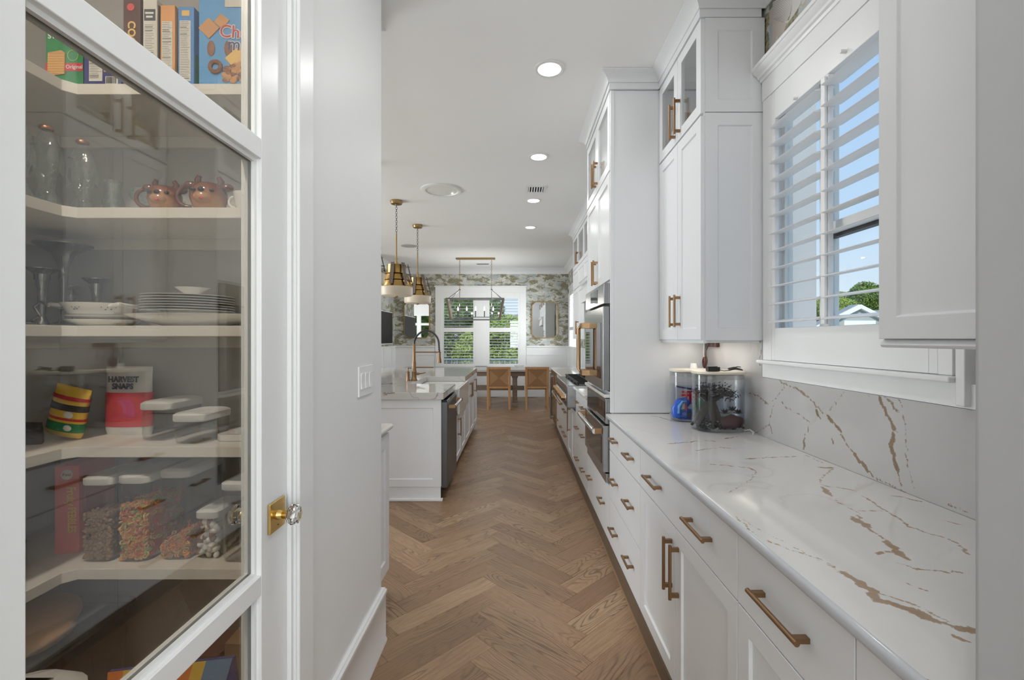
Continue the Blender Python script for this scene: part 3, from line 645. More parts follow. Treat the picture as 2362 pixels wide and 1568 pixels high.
def seg_field(P, veins, k=.0015):
    F = np.full(len(P), -1.0); rg = np.random.default_rng(4)
    for pts, w in veins:
        fine = []                                   # each vein wanders, swells and thins along its length
        for p, q in zip(pts[:-1], pts[1:]):
            n_ = max(1, int(math.hypot(q[0]-p[0], q[1]-p[1])/.014)); nx, ny = -(q[1]-p[1]), q[0]-p[0]; nl = math.hypot(nx, ny)+1e-9
            for i in range(n_):
                j_ = (rg.normal()*(.0022+.0004*w)) if i else 0
                fine.append((p[0]+(q[0]-p[0])*i/n_+nx/nl*j_, p[1]+(q[1]-p[1])*i/n_+ny/nl*j_))
        fine.append(pts[-1]); ws = [w*rg.uniform(.25, 1.5) for _ in fine]
        for (ax, ay), (bx, by), w in zip(fine[:-1], fine[1:], ws):
            a = np.array([ax, ay]); d = np.array([bx-ax, by-ay]); L2 = max(1e-9, d@d)
            t_ = np.clip(((P-a)@d)/L2, 0, 1); q = np.hypot(*(P-a-t_[:, None]*d).T)
            F = np.maximum(F, (w*k-q)*45)
    return np.clip(F, -1, 1)
def grid_obj(name, pts, nu, nv, vein, mt, parent=None, keep=None, edge=None):
    i = np.arange(nu*nv).reshape(nu, nv)
    q = np.stack([i[:-1, :-1], i[1:, :-1], i[1:, 1:], i[:-1, 1:]], -1).reshape(-1, 4)
    if keep is not None: q = q[keep(pts[q].mean(1))]
    me = bpy.data.meshes.new(name); org = np.array(ORG[parent]) if parent else np.zeros(3)
    me.vertices.add(len(pts)); me.vertices.foreach_set('co', (pts-org).astype(np.float32).ravel())
    me.loops.add(q.size); me.loops.foreach_set('vertex_index', q.ravel().astype(np.int32))
    me.polygons.add(len(q)); me.polygons.foreach_set('loop_start', (np.arange(len(q))*4).astype(np.int32))
    me.polygons.foreach_set('use_smooth', [True]*len(q)); me.update(); me.validate()
    me.attributes.new('vein', 'FLOAT', 'POINT').data.foreach_set('value', vein.astype(np.float32))
    me.materials.append(mt)
    if edge:
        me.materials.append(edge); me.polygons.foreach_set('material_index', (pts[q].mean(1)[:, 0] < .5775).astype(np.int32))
    o = bpy.data.objects.new(name, me); COL.objects.link(o)
    if parent: o.parent = parent
    ORG[o] = Vector(org); return o
nose = [(.569+.009, .915), (.5745, .9140), (.5715, .9115), (.5695, .908), (.569, .904), (.569, .897), (.570, .892), (.573, .888), (.578, .886), (.585, .8855), (1.205, .8855)]
xs = np.concatenate([np.linspace(1.212, .578, 190), [p[0] for p in nose[1:]]]); zs = np.concatenate([np.full(190, .915), [p[1] for p in nose[1:]]])
ys = np.concatenate([np.arange(.56, 1.6, .0034), np.arange(1.6, 2.957, .006), [2.957]])
gx, gy = np.meshgrid(xs, ys, indexing='ij'); gz = np.repeat(zs[:, None], len(ys), 1)
Pt = np.stack([gx, gy, gz], -1).reshape(-1, 3)
ct = thing('countertop', 'long white quartz countertop with gold veins under the shuttered window', 'countertop', (.89, 1.76, .8855))
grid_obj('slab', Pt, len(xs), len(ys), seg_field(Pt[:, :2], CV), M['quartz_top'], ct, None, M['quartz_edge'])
MB().ring([[(x, 2.957, z) for x, z in zip([1.212]+[p[0] for p in nose], [.915]+[p[1] for p in nose])], [(x, 2.9572, z) for x, z in zip([1.212]+[p[0] for p in nose], [.915]+[p[1] for p in nose])]]).obj('slab_end', M['quartz_top'], ct)
ys2 = np.concatenate([np.arange(.56, 1.7, .0045), np.arange(1.7, 2.957, .006)]); zs2 = np.arange(.9155, 1.392, .006)
gy, gz = np.meshgrid(ys2, zs2, indexing='ij'); Pb = np.stack([np.full_like(gy, 1.213), gy, gz], -1).reshape(-1, 3)
bs_ = thing('backsplash', 'grey white quartz backsplash with brown veins below the kitchen window', 'backsplash', (1.22, 1.76, .9155))
keep = lambda c_: (c_[:, 2] < 1.203) | (c_[:, 1] > 2.285)
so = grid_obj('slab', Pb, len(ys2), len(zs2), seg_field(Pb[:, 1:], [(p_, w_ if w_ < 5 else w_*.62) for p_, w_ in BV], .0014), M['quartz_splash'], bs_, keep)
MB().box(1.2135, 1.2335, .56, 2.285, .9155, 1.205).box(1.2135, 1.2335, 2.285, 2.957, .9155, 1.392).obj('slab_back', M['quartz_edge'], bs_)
def plain_top(y0, y1, label):
    m_ = MB(); prof = [(1.212, .915)]+nose+[(1.212, .8855)]
    m_.ring([[(x, y0, z) for x, z in prof], [(x, y1, z) for x, z in prof]])
    return tag(m_.obj('countertop', M['quartz_plain'], smooth=40), label, 'countertop')
plain_top(3.905, 4.66, 'short white quartz top between the oven tower and rangetop')
plain_top(5.86, 7.72, 'white quartz top past the rangetop at the dining end')
tag(MB().box(1.214, 1.232, 3.91, 7.5, .9155, 1.392).obj('backsplash', M['quartz_splash']), 'marbled backsplash behind the rangetop, mostly hidden by the oven tower', 'backsplash')

# ------------------------------------------------------------------ oven tower
T0, T1 = 2.96, 3.90
tw = thing('oven_tower_cabinet', 'tall white cabinet tower holding two wall ovens', 'cabinet', (.9, 3.43, 0))
MB().box(.614, 1.228, T0+.017, T1, .095, 3.085).obj('carcass', CP, tw)
MB().box(.625, 1.208, T0, T0+.0155, .92, 2.985).obj('side_panel', CP, tw)
MB().box(.588, .604, T0, T1, 0, .0885).obj('toe_kick', M['toe_oak'], tw); MB().box(.582, .5878, T0, T1, 0, .007).obj('shoe_strip', M['oak'], tw)
MB().box(.600, .6245, T0-.003, T0+.016, .92, 2.985).box(.600, .6135, T1-.03, T1, .46, 2.985).obj('face_frame', CP, tw, bev=.002)
MB().box(.590, .6135, T0+.0155, T1+.003, 2.988, 3.04).box(.590, 1.228, T0-.014, T0+.0155, 2.988, 3.04).obj('frieze', CP, tw)
mid = (T0+T1)/2
for a, b, hu in ((T0+.004, mid, mid-.035), (mid, T1-.004, mid+.035)):
    d = shaker('door', 'X-', XD, a+G, b-G, 2.478, 2.978, CP, tw, glass=M['cabinet_glass'], bev=.0015); pull(d, 'X-', XD, hu, 2.61, .18, True)
    d = shaker('door', 'X-', XD, a+G, b-G, 1.775, 2.466, CP, tw, bev=.0015); pull(d, 'X-', XD, hu, 1.88, .18, True)
d = slab('drawer', 'X-', XD, T0+.004, T1-.004, .09, .452, CP, tw)
for u in (3.17, 3.69): pull(d, 'X-', XD, u, .285, .135)
MB().box(.612, .62, T0+.005, T1-.005, .455, 1.77).obj('oven_surround', CP, tw)
O0, O1 = 2.985, 3.765     # ovens
ov = thing('speed_oven', 'stainless upper wall oven with dark glass and bronze bow handle', 'oven', (.6, 3.37, 1.045))
MB().box(.562, .6115, O0, O1, 1.622, 1.755).obj('control_panel', M['stainless'], ov, bev=.003)
MB().box(.5595, .562, 3.22, 3.50, 1.640, 1.735).obj('display', M['black_glass'], ov)
dr = MB().box(.557, .600, O0, O1, 1.060, 1.606).obj('door', M['stainless'], ov, bev=.004)
MB().box(.5545, .557, 3.06, 3.70, 1.13, 1.50).obj('window', M['black_glass'], dr)
MB().box(.600, .6115, O0+.006, O1-.006, 1.05, 1.622).obj('gasket', M['black_plastic'], ov)
h = MB(); hy = 3.66
h.tube([(.557, hy-.05, 1.49), (.500, hy-.03, 1.49), (.490, hy, 1.47), (.490, hy, 1.16), (.500, hy-.03, 1.14), (.557, hy-.05, 1.14)], .016, 10, flat=.8)
h.box(.497, .557, hy-.14, hy-.0, 1.475, 1.515).box(.497, .557, hy-.14, hy, 1.115, 1.155)
h.obj('handle', M['bronze'], dr, smooth=40)
ledge = tag(MB().box(.566, .6115, O0-.003, O1+.08, 1.012, 1.034).obj('oven_ledge', M['quartz_plain'], bev=.004), 'thin pale stone ledge between the upper and lower wall ovens', 'ledge')
ov = thing('wall_oven', 'stainless lower wall oven with dark control glass and bronze-ended bar handle', 'oven', (.6, 3.37, .46))
MB().box(.575, .6115, O0, O1, .842, 1.008).obj('control_frame', M['stainless'], ov, bev=.004)
MB().box(.5725, .575, O0+.03, O1-.03, .862, .985).obj('control_glass', M['black_glass'], ov)
dr = MB().box(.557, .600, O0, O1, .53, .832).obj('door', M['stainless'], ov, bev=.004)
MB().box(.5545, .557, O0+.06, O1-.08, .575, .755).obj('window', M['black_glass'], dr)
h = MB().tube([(.507, O0+.02, .792), (.503, O0+.20, .792), (.503, O1-.20, .792), (.507, O1-.02, .792)], .017, 12); ho = h.obj('handle', M['chrome'], dr, smooth=50)
for y in (O0+.02, O1-.045): MB().box(.495, .557, y, y+.025, .774, .812).obj('handle_bracket', M['bronze'], ho, bev=.003)
MB().box(.575, .6115, O0, O1, .462, .522).obj('bottom_trim', M['stainless'], ov, bev=.003)
MB().box(.600, .6115, O0+.006, O1-.006, .522, .842).obj('gasket', M['black_plastic'], ov)

# ------------------------------------------------------------------ rangetop
rt = thing('rangetop', 'stainless six burner rangetop with black grates and bronze knobs', 'cooktop', (.85, 5.26, .66))
MB().box(.507, 1.20, 4.665, 5.855, .69, .921).obj('body', M['stainless'], rt, bev=.012, seg=3)
MB().box(.503, .5065, 4.68, 5.84, .72, .86).obj('control_panel', M['dark_steel'], rt)
for i in range(8):
    y = 4.76+i*.143
    kb = MB().cyl((.503, y, .79), (.455, y, .79), .030, .026, 14).obj('knob', M['bronze'], rt, smooth=40)
    MB().cyl((.503, y, .79), (.494, y, .79), .039, .036, 16).obj('knob_collar', M['chrome'], kb, smooth=40)
MB().tube([(.455, 4.69, .735), (.445, 4.75, .73), (.445, 5.77, .73), (.455, 5.83, .735)], .013, 10).obj('towel_rail', M['bronze'], rt, smooth=40)
for i in range(4):
    y0 = 4.69+i*.288
    g = MB()
    for x in (.62, .76, .90, 1.04, 1.16): g.box(x-.007, x+.007, y0, y0+.275, .936, .952)
    for y in (y0, y0+.13, y0+.262): g.box(.615, 1.165, y, y+.013, .936, .950)
    for x in (.62, 1.15):
        for y in (y0+.002, y0+.262): g.box(x, x+.012, y, y+.011, .9215, .936)
    g.obj('grate', M['cast_iron'], rt)
    for x in (.75, 1.02): MB().cyl((x, y0+.137, .9215), (x, y0+.137, .934), .045, .04, 16).obj('burner', M['cast_iron'], rt, smooth=40)

# ------------------------------------------------------------------ beverage cooler at the end of the run
bc = thing('beverage_cooler', 'tall-handled stainless beverage cooler closing the far end of the counter run', 'cooler', (.9, 7.28, 0))
MB().box(.615, 1.228, 6.86, 7.70, .10, .884).obj('body', M['dark_steel'], bc); MB().box(.66, 1.2, 6.86, 7.70, 0, .0995).obj('toe_kick', M['gap_dark'], bc)
for a, b, hy in ((6.865, 7.278, 7.23), (7.285, 7.695, 7.33)):
    d = MB().box(.572, .612, a, a+.05, .11, .875).box(.572, .612, b-.05, b, .11, .875).box(.572, .612, a+.05, b-.05, .11, .16).box(.572, .612, a+.05, b-.05, .825, .875).obj('door', M['bronze'], bc, bev=.002)
    MB().box(.580, .604, a+.05, b-.05, .16, .825).obj('pane', M['black_glass'], d)
    hh = MB().cyl((.535, hy, .14), (.535, hy, .85), .011, n=12)
    for z in (.18, .81): hh.box(.535, .572, hy-.012, hy+.012, z-.012, z+.012)
    hh.obj('handle', M['stainless'], d, smooth=40)

# ------------------------------------------------------------------ upper cabinets on the right wall
XU = .912
def upper(y0, y1, label, z0=1.39, z1=2.988, name='wall_cabinet'):
    t_ = thing(name, label, 'cabinet', (1.08, (y0+y1)/2, z0)); return t_
def hollow(t_, x0, x1, y0, y1, z0, z1, back=None):
    k = .016
    MB().box(x0, x1, y0, y0+k, z0, z1).box(x0, x1, y1-k, y1, z0, z1).box(x0, x1, y0+k, y1-k, z0, z0+k).box(x0, x1, y0+k, y1-k, z1-k, z1).box(x1-k, x1, y0+k, y1-k, z0+k, z1-k).obj('carcass', CP, t_)
h1 = upper(2.285, 2.957, 'white two-tier wall cabinet beside the oven tower with glass doors on top')
MB().box(XU+.021, 1.212, 2.302, 2.953, 1.3975, 2.505).obj('carcass', CP, h1); hollow(h1, XU+.021, 1.212, 2.302, 2.953, 2.51, 2.985)
shaker('side_panel', 'Y-', 2.285, .934, 1.228, 1.386, 2.5145, CP, h1, rail=.062, t=.016, rec=.006, bev=.002)
shaker('side_panel', 'Y-', 2.285, .934, 1.228, 2.518, 2.985, CP, h1, rail=.062, t=.016, rec=.006, bev=.002)
MB().box(.930, .9335, 2.288, 2.3015, 1.397, 2.985).obj('corner_bead', CP, h1)
MB().box(.905, 1.212, 2.286, 2.957, 2.988, 3.034).obj('frieze', CP, h1); MB().box(.905, 1.212, 2.286, 2.957, 3.0345, 3.088).obj('top_filler', CP, h1)
MB().box(.925, .943, 2.289, 2.955, 1.372, 1.3965).box(.943, 1.21, 2.3015, 2.313, 1.374, 1.397).obj('light_rail', CP, h1)
mu = (2.288+2.955)/2
for a, b, hu in ((2.288, mu, mu-.04), (mu, 2.955, mu+.04)):
    d = shaker('door', 'X-', XU, a+G, b-G, 2.513, 2.983, CP, h1, glass=M['cabinet_glass'], bev=.0015); pull(d, 'X-', XU, hu, 2.64, .20, True)
    d = shaker('door', 'X-', XU, a+G, b-G, 1.39, 2.501, CP, h1, bev=.0015); pull(d, 'X-', XU, hu, 1.55, .18, True)
h2 = upper(.56, 1.166, 'white wall cabinet close to the viewpoint at the right of the window')
MB().box(XU+.021, 1.228, .56, 1.164, 1.3965, 2.985).obj('carcass', CP, h2); MB().box(.905, 1.228, .56, 1.166, 2.988, 3.088).obj('frieze', CP, h2)
shaker('door', 'X-', XU, .56, 1.164, 1.3945, 2.985, CP, h2, rail=.054, rec=.009, bev=.002)
MB().ring([[(x, y, z) for x, z in ((.930, 1.3955), (.924, 1.392), (.919, 1.386), (.917, 1.380), (.921, 1.374), (.930, 1.373), (1.2, 1.373), (1.2, 1.3955))] for y in (.56, 1.166)]).obj('light_rail', CP, h2, smooth=50)
h3 = upper(3.905, 7.5, 'white wall cabinets with small glass doors running past the oven tower')
hollow(h3, XU+.021, 1.228, 3.91, 7.49, 2.478, 2.985); MB().box(XU+.021, 1.228, 3.91, 7.49, 2.16, 2.476).obj('carcass', CP, h3)
MB().box(.905, 1.228, 3.908, 7.498, 2.988, 3.088).obj('frieze', CP, h3)
for i in range(6):
    a = 3.912+i*.597; b = a+.597; s_ = -1 if i % 2 else 1; hu = (a+.045) if i % 2 else (b-.045)
    d = shaker('door', 'X-', XU, a+G, b-G, 2.480, 2.983, CP, h3, glass=M['cabinet_glass']); pull(d, 'X-', XU, hu, 2.60, .18, True)
    shaker('door', 'X-', XU, a+G, b-G, 2.165, 2.470, CP, h3)
h4 = upper(6.25, 7.5, 'white wall cabinet hanging low at the far side of the range hood')
MB().box(XU+.021, 1.212, 6.25, 7.49, 1.397, 2.158).obj('carcass', CP, h4)
for a, b, hu in ((6.25, 6.87, 6.83), (6.87, 7.49, 6.92)):
    d = shaker('door', 'X-', XU, a+G, b-G, 1.39, 2.155, CP, h4); pull(d, 'X-', XU, hu, 1.56, .20, True)
hd = thing('range_hood', 'white boxed range hood with a projecting ledge above the rangetop', 'hood', (.95, 5.2, 1.86))
MB().prism([(.86, 1.87), (.86, 1.90), (.885, 2.10), (1.212, 2.10), (1.212, 1.87)], 'y', 4.40, 6.20).obj('canopy', CP, hd)
MB().molding([(.86, 4.40), (.86, 6.20)], [(0, 2.10), (.01, 2.105), (.022, 2.135), (.03, 2.14), (.03, 2.158), (-.35, 2.158), (-.35, 2.10)]).obj('ledge', CP, hd)
MB().box(.90, 1.19, 4.5, 6.1, 1.862, 1.87).obj('filter', M['dark_steel'], hd)
# things seen through the glass doors of the near wall cabinet
tg = thing('storage_basket', 'white lidded storage basket behind the cabinet glass nearest the window', 'basket', (1.06, 2.46, 2.526))
MB().box(.965, 1.16, 2.33, 2.58, 2.527, 2.60).obj('basket', M['white_plastic'], tg, bev=.006); MB().box(.958, 1.167, 2.323, 2.587, 2.601, 2.63).obj('lid', M['white_plastic'], tg, bev=.006); MB().box(.955, .958, 2.41, 2.50, 2.607, 2.613).obj('latch', M['ink'], tg)
tg = thing('storage_basket', 'tan cardboard box behind the farther glass door of the wall cabinet', 'basket', (1.06, 2.82, 2.526))
MB().box(.97, 1.15, 2.70, 2.93, 2.527, 2.72).obj('basket', M['tan_wood'], tg, bev=.004); MB().box(.966, .97, 2.76, 2.88, 2.63, 2.68).obj('label', M['paper'], tg)
# ------------------------------------------------------------------ kitchen window with plantation shutters
TP = M['trim_paint']
w1 = thing('window_1', 'kitchen window with white louvred shutters above the right counter', 'window', (1.26, 1.76, 1.21), kind='structure')
MB().box(1.212, 1.2335, 1.285, 1.33, 1.292, 2.56).box(1.212, 1.2335, 2.20, 2.275, 1.292, 2.56).box(1.208, 1.2335, 1.24, 2.275, 2.56, 2.665).obj('casing', TP, w1, bev=.002)
cp = [(0, 2.655), (.008, 2.655), (.010, 2.668), (.020, 2.672), (.024, 2.682), (.040, 2.694), (.046, 2.704), (.052, 2.706), (.052, 2.722), (0, 2.722)]
MB().molding([(1.2335, 1.225), (1.210, 1.225), (1.210, 2.28), (1.2335, 2.28)][::-1] if False else [(1.210, 1.225), (1.210, 2.281)], cp).obj('head_cap', TP, w1, smooth=30)
MB().box(1.180, 1.2335, 1.261, 2.28, 1.274, 1.2915).obj('stool', TP, w1, bev=.006, seg=3)
MB().box(1.212, 1.2335, .60, 2.28, 1.206, 1.2735).obj('apron', TP, w1, bev=.002)
MB().box(1.195, 1.2335, 1.232, 1.260, 1.212, 1.38).obj('stool_return', TP, w1, bev=.004)
MB().box(1.2345, 1.302, 1.3305, 1.345, 1.3405, 2.4995).box(1.2345, 1.302, 2.186, 2.1995, 1.3405, 2.4995).box(1.2345, 1.302, 1.345, 2.186, 1.3405, 1.355).box(1.2345, 1.302, 1.345, 2.186, 2.486, 2.4995).obj('jamb_liner', TP, w1)
sf = MB()
for a, b in ((1.345, 1.385), (1.856, 1.886), (1.894, 1.918), (2.166, 2.186)): sf.box(1.258, 1.296, a, b, 1.355, 2.486)
sf.box(1.258, 1.296, 1.385, 2.166, 1.355, 1.395).box(1.258, 1.296, 1.385, 2.166, 2.45, 2.486).box(1.255, 1.290, 1.385, 1.856, 1.81, 1.86)
sf.obj('sash', M['white_plastic'], w1)
MB().box(1.262, 1.292, 1.8865, 1.8935, 1.36, 2.48).box(1.256, 1.285, 1.387, 1.855, 1.7965, 1.8095).obj('gasket', M['dark_grey'], w1)
MB().box(1.272, 1.278, 1.385, 1.856, 1.395, 2.45).obj('pane', M['pane_glass'], w1); MB().box(1.272, 1.278, 1.918, 2.166, 1.395, 2.45).obj('pane', M['pane_glass'], w1)
# shutter frame, rails and single louvers
sh = MB()
sh.box(1.2125, 1.2335, 1.3305, 1.360, 1.2925, 2.5595).box(1.2125, 1.2335, 2.170, 2.1995, 1.2925, 2.5595)
sh.box(1.2125, 1.2335, 1.797, 1.829, 1.445, 2.428).box(1.2125, 1.2335, 1.360, 2.170, 1.2925, 1.445).box(1.2125, 1.2335, 1.360, 2.170, 2.428, 2.5595)
sh.obj('shutter_frame', TP, w1, bev=.003)
MB().box(1.200, 1.2115, 1.8005, 1.8255, 1.452, 2.42).obj('meeting_stile', TP, w1, bev=.003)
prof = [(math.cos(a)*.0445*(1 if True else 1), math.sin(a)*.0055) for a in [2*PI*j/14 for j in range(14)]]
TILT = math.radians(9)
def louver_mesh(L):
    mb = MB(); rot = [(x*math.cos(TILT)-z*math.sin(TILT), x*math.sin(TILT)+z*math.cos(TILT)) for x, z in prof]
    mb.ring([[(x, -L/2, z) for x, z in rot], [(x, L/2, z) for x, z in rot]]); return mb.mesh('louver', [TP], 50)
for a, b in ((1.362, 1.795), (1.831, 2.168)):
    lm = louver_mesh(b-a)
    for i in range(12): inst('louver', lm, w1, (1.224, (a+b)/2, 1.478+i*.0826))
MB().cyl((1.196, 2.0, 2.435), (1.2115, 2.0, 2.435), .006, n=10).cyl((1.19, 1.70, 2.452), (1.2115, 1.70, 2.452), .007, n=10).obj('magnet_catch', M['white_plastic'], w1)

# outlet strip and cords under the wall cabinet
ot = thing('outlet', 'small brown outlet box under the wall cabinet above the aquariums', 'outlet', (1.2, 2.82, 1.345))
MB().box(1.19, 1.2125, 2.76, 2.90, 1.345, 1.376).obj('outlet_box', M['brown_card'], ot, bev=.003)
for y in (2.80, 2.86): MB().box(1.1885, 1.19, y-.008, y+.008, 1.352, 1.369).obj('socket', M['black_plastic'], ot)
tag(MB().tube([(1.185, 2.86, 1.35), (1.165, 2.85, 1.32), (1.16, 2.84, 1.27), (1.165, 2.84, 1.24), (1.16, 2.83, 1.216)], .0035, 8).obj('dangling_cable', M['brown_card'], smooth=60), 'dark cord dropping from the outlet to the rear aquarium lid', 'cord')
cb = MB()
for i in range(5): cb.torus((1.155+.008*math.sin(i*2), 2.84, 1.237+i*.006), .022, .003, 14, 6, 'x', sx=.5+.1*i, sy=1.2)
tag(cb.obj('cord_bundle', M['brown_card'], smooth=60), 'bundled brown cord tied up above the rear aquarium', 'cord')
tag(MB().tube([(1.19, 2.93, 1.37), (1.185, 2.93, 1.30), (1.19, 2.92, 1.22), (1.17, 2.90, 1.216)], .005, 8).obj('corner_cable', M['white_plastic'], smooth=60), 'white cord hanging in the corner beside the tower panel', 'cord')

# ------------------------------------------------------------------ aquariums
def dshape(cx, cy_, wx, wy, r, n=6):
    pts = []
    for (sx_, sy_, a0) in ((1, 1, 0), (-1, 1, PI/2), (-1, -1, PI), (1, -1, 3*PI/2)):
        for i in range(n+1):
            a = a0+PI/2*i/n; pts.append((cx+sx_*(wx/2-r)+r*math.cos(a), cy_+sy_*(wy/2-r)+r*math.sin(a)))
    return pts
def gravel(name, parent, cx, cy_, wx, wy, z0, h, mts, n, seed, r=.006):
    rng = random.Random(seed); mb = MB()
    for i in range(n):
        x, y = cx+(rng.random()-.5)*wx, cy_+(rng.random()-.5)*wy; z = z0+rng.random()*h
        q = r*(.7+rng.random()*.8); k = len(mb.v); m_ = rng.choice(range(len(mts)))
        mb.v += [(x+q, y, z), (x-q, y, z), (x, y+q, z), (x, y-q, z), (x, y, z+q*.8), (x, y, z-q*.8)]
        for f in ((0,2,4),(2,1,4),(1,3,4),(3,0,4),(2,0,5),(1,2,5),(3,1,5),(0,3,5)): mb.f.append(tuple(k+a for a in f)); mb.m.append(m_)
    return mb.obj(name, mts, parent, kind='stuff', smooth=80)
def aquarium(label, cx, cy_, wx, wy, h):
    z0 = .9155
    a = thing('aquarium', label, 'aquarium', (cx, cy_, z0)); r = min(wx, wy)*.42
    rr = [(-.012, 0), (-.003, .008), (0, .02), (0, h-.022)]
    out = lambda d, z: [(x, y, z0+z) for x, y in dshape(cx, cy_, wx+2*d, wy+2*d, r+d)]
    mb = MB().ring([out(d, z) for d, z in rr]+[out(-.003, h-.022), out(-.003, .02), out(-.006, .010), out(-.014, .004)])
    mb.obj('tank', M['tank_glass'], a, smooth=50)
    MB().ring([out(-.0035, .03), out(-.0035, h*.70)]).obj('water', M['water'], a, smooth=50)
    MB().ring([out(-.004, h-.045), out(-.004, h-.023), ]).obj('rim_band', M['chrome'] if False else M['film_plastic'], a, smooth=50)
    MB().ring([out(.001, h-.0185), out(.003, h-.017), out(.003, h-.008), out(.001, h-.006)]).obj('lid', M['cream_glass'] if False else M['lid_cream'], a, smooth=40)
    return a, z0
a, z0 = aquarium('front aquarium on the counter with a driftwood tree and black gravel', 1.028, 2.44, .255, .20, .315)
gravel('gravel', a, 1.028, 2.44, .20, .15, z0+.014, .042, [M['black_stone'], M['white_stone'], M['black_stone'], M['black_stone']], 700, 3)
dw = MB(); c0 = (.985, 2.43, z0+.15)
for dx, dy, k in ((-.075, -.02, .9), (-.045, .05, .8), (.045, -.035, .9), (.06, .045, .8), (-.01, -.06, .8), (-.085, .03, .7)):
    dw.tube([c0, (c0[0]+dx*.35, c0[1]+dy*.4, z0+.105), (c0[0]+dx*.8, c0[1]+dy*.9, z0+.05), (c0[0]+dx*1.05, c0[1]+dy, z0+.02)], [.024, .021, .014*k, .006], 9)
for dx, dy, dz in ((-.07, .0, .06), (.075, -.01, .055), (.0, .04, .07), (-.035, -.03, .065), (.10, .02, .05)):
    dw.tube([c0, (c0[0]+dx*.4, c0[1]+dy*.4, c0[2]+dz*.35), (c0[0]+dx, c0[1]+dy, c0[2]+dz*.75)], [.02, .013, .005], 8)
dw.obj('driftwood', M['bark'], a, smooth=60)
rng = random.Random(5); lf = MB()
for cx_, cy_, cz_, R_, n_ in ((.945, 2.42, z0+.20, .050, 240), (1.03, 2.41, z0+.205, .055, 300), (1.085, 2.43, z0+.19, .04, 200), (.99, 2.46, z0+.215, .045, 200)):
    for i in range(n_):
        p = Vector((rng.gauss(0, .5)*R_, rng.gauss(0, .5)*R_, rng.gauss(0, .32)*R_))+Vector((cx_, cy_, cz_)); u = Vector((rng.uniform(-1,1), rng.uniform(-1,1), rng.uniform(-.4,.8))).normalized()*.0075; w_ = u.cross(Vector((rng.uniform(-1,1), rng.uniform(-1,1), 1))).normalized()*.0038
        lf._add([p-u, p+w_, p+u, p-w_], [(0,1,2,3)])
lf.obj('moss_crown', M['bark'], a, kind='stuff')
MB().tube([(1.02, 2.385, z0+.04), (1.07, 2.375, z0+.055), (1.125, 2.40, z0+.045)], [.028, .036, .030], 10).obj('log', M['log_red'], a, smooth=60)
pt = MB()
for k in range(3):
    cx_, cz_ = (1.055, 1.095, 1.125)[k], z0+(.085, .10, .085)[k]
    for i in range(18):
        an = 2*PI*i/9+k; el = .25 if i < 9 else .8; d = Vector((math.cos(an)*math.cos(el), math.sin(an)*math.cos(el), math.sin(el)))
        p = Vector((cx_, 2.42, cz_)); w_ = d.cross(Vector((0,0,1))).normalized()*.007
        pt._add([p, p+d*.018+w_, p+d*.036, p+d*.018-w_], [(0,1,2,3)])
pt.obj('plant', M['plant_black'], a)
tag(MB().box(.955, 1.005, 2.385, 2.42, z0+.3105, z0+.337).box(1.005, 1.02, 2.39, 2.415, z0+.3105, z0+.333).obj('power_adapter', M['black_plastic'], bev=.003), 'black power adapter on the front aquarium lid', 'adapter')
k_ = MB()
for i in range(5): k_.tube([(1.07, 2.40+.004*i, z0+.315+.002*i), (1.10, 2.395+.004*i, z0+.322+.002*i), (1.14, 2.40+.004*i, z0+.316+.001*i)], .003, 6)
k_.tube([(1.01, 2.40, z0+.318), (1.04, 2.39, z0+.313), (1.08, 2.40, z0+.316)], .0022, 6).tube([(1.09, 2.40, z0+.328), (1.11, 2.39, z0+.335), (1.13, 2.40, z0+.332)], .002, 6)
tag(k_.obj('coiled_cable', M['black_plastic'], smooth=60), 'coiled dark cable lying on the front aquarium lid', 'cable')
a, z0 = aquarium('rear aquarium on the counter with blue gravel and a red gateway', .99, 2.74, .255, .20, .305)
gravel('gravel', a, .99, 2.74, .21, .16, z0+.012, .022, [M['blue_gravel']], 420, 4)
MB().sph((.96, 2.71, z0+.037), .085, .05, .032, 18, 9).sph((1.04, 2.71, z0+.03), .06, .045, .03, 14, 9).tube([(.885, 2.69, z0+.03), (.875, 2.685, z0+.075), (.893, 2.68, z0+.115), (.925, 2.675, z0+.125), (.945, 2.672, z0+.105), (.935, 2.67, z0+.088)], [.03, .027, .022, .017, .011, .004], 10).obj('wave_ornament', M['deep_blue'], a, smooth=60)
MB().tube([(.882, 2.665, z0+.05), (.884, 2.66, z0+.09), (.902, 2.657, z0+.118), (.925, 2.655, z0+.12)], [.010, .009, .007, .003], 8).obj('wave_crest', M['wave_pale'], a, smooth=60)
MB().sph((.955, 2.672, z0+.04), .03, .018, .018, 12, 8).obj('cave_ornament', M['dark_grey'], a, smooth=60)
tr_ = MB()
for x in (.935, .985): tr_.cyl((x, 2.69, z0+.05), (x, 2.69, z0+.17), .009, .008, 10)
tr_.box(.905, 1.02, 2.683, 2.697, z0+.145, z0+.157).box(.91, 1.01, 2.683, 2.697, z0+.165, z0+.175).box(.952, .968, 2.684, 2.696, z0+.10, z0+.17)
to = tr_.obj('gateway', M['torii_red'], a, bev=.001)
MB().prism([(.885, z0+.196), (.96, z0+.182), (1.04, z0+.196), (1.045, z0+.206), (.96, z0+.192), (.88, z0+.206)], 'y', 2.675, 2.705).obj('gateway_roof', M['navy'], to)
MB().sph((1.01, 2.69, z0+.10), .032, .02, .035, 10, 7).sph((.985, 2.68, z0+.075), .02, .015, .025, 10, 7).obj('plant', M['plant_green'], a, smooth=60)
tag(MB().cyl((1.02, 2.80, z0+.2995), (1.02, 2.80, z0+.33), .022, .016, 14).obj('plug', M['white_plastic'], smooth=50), 'white plug on the rear aquarium lid', 'plug')
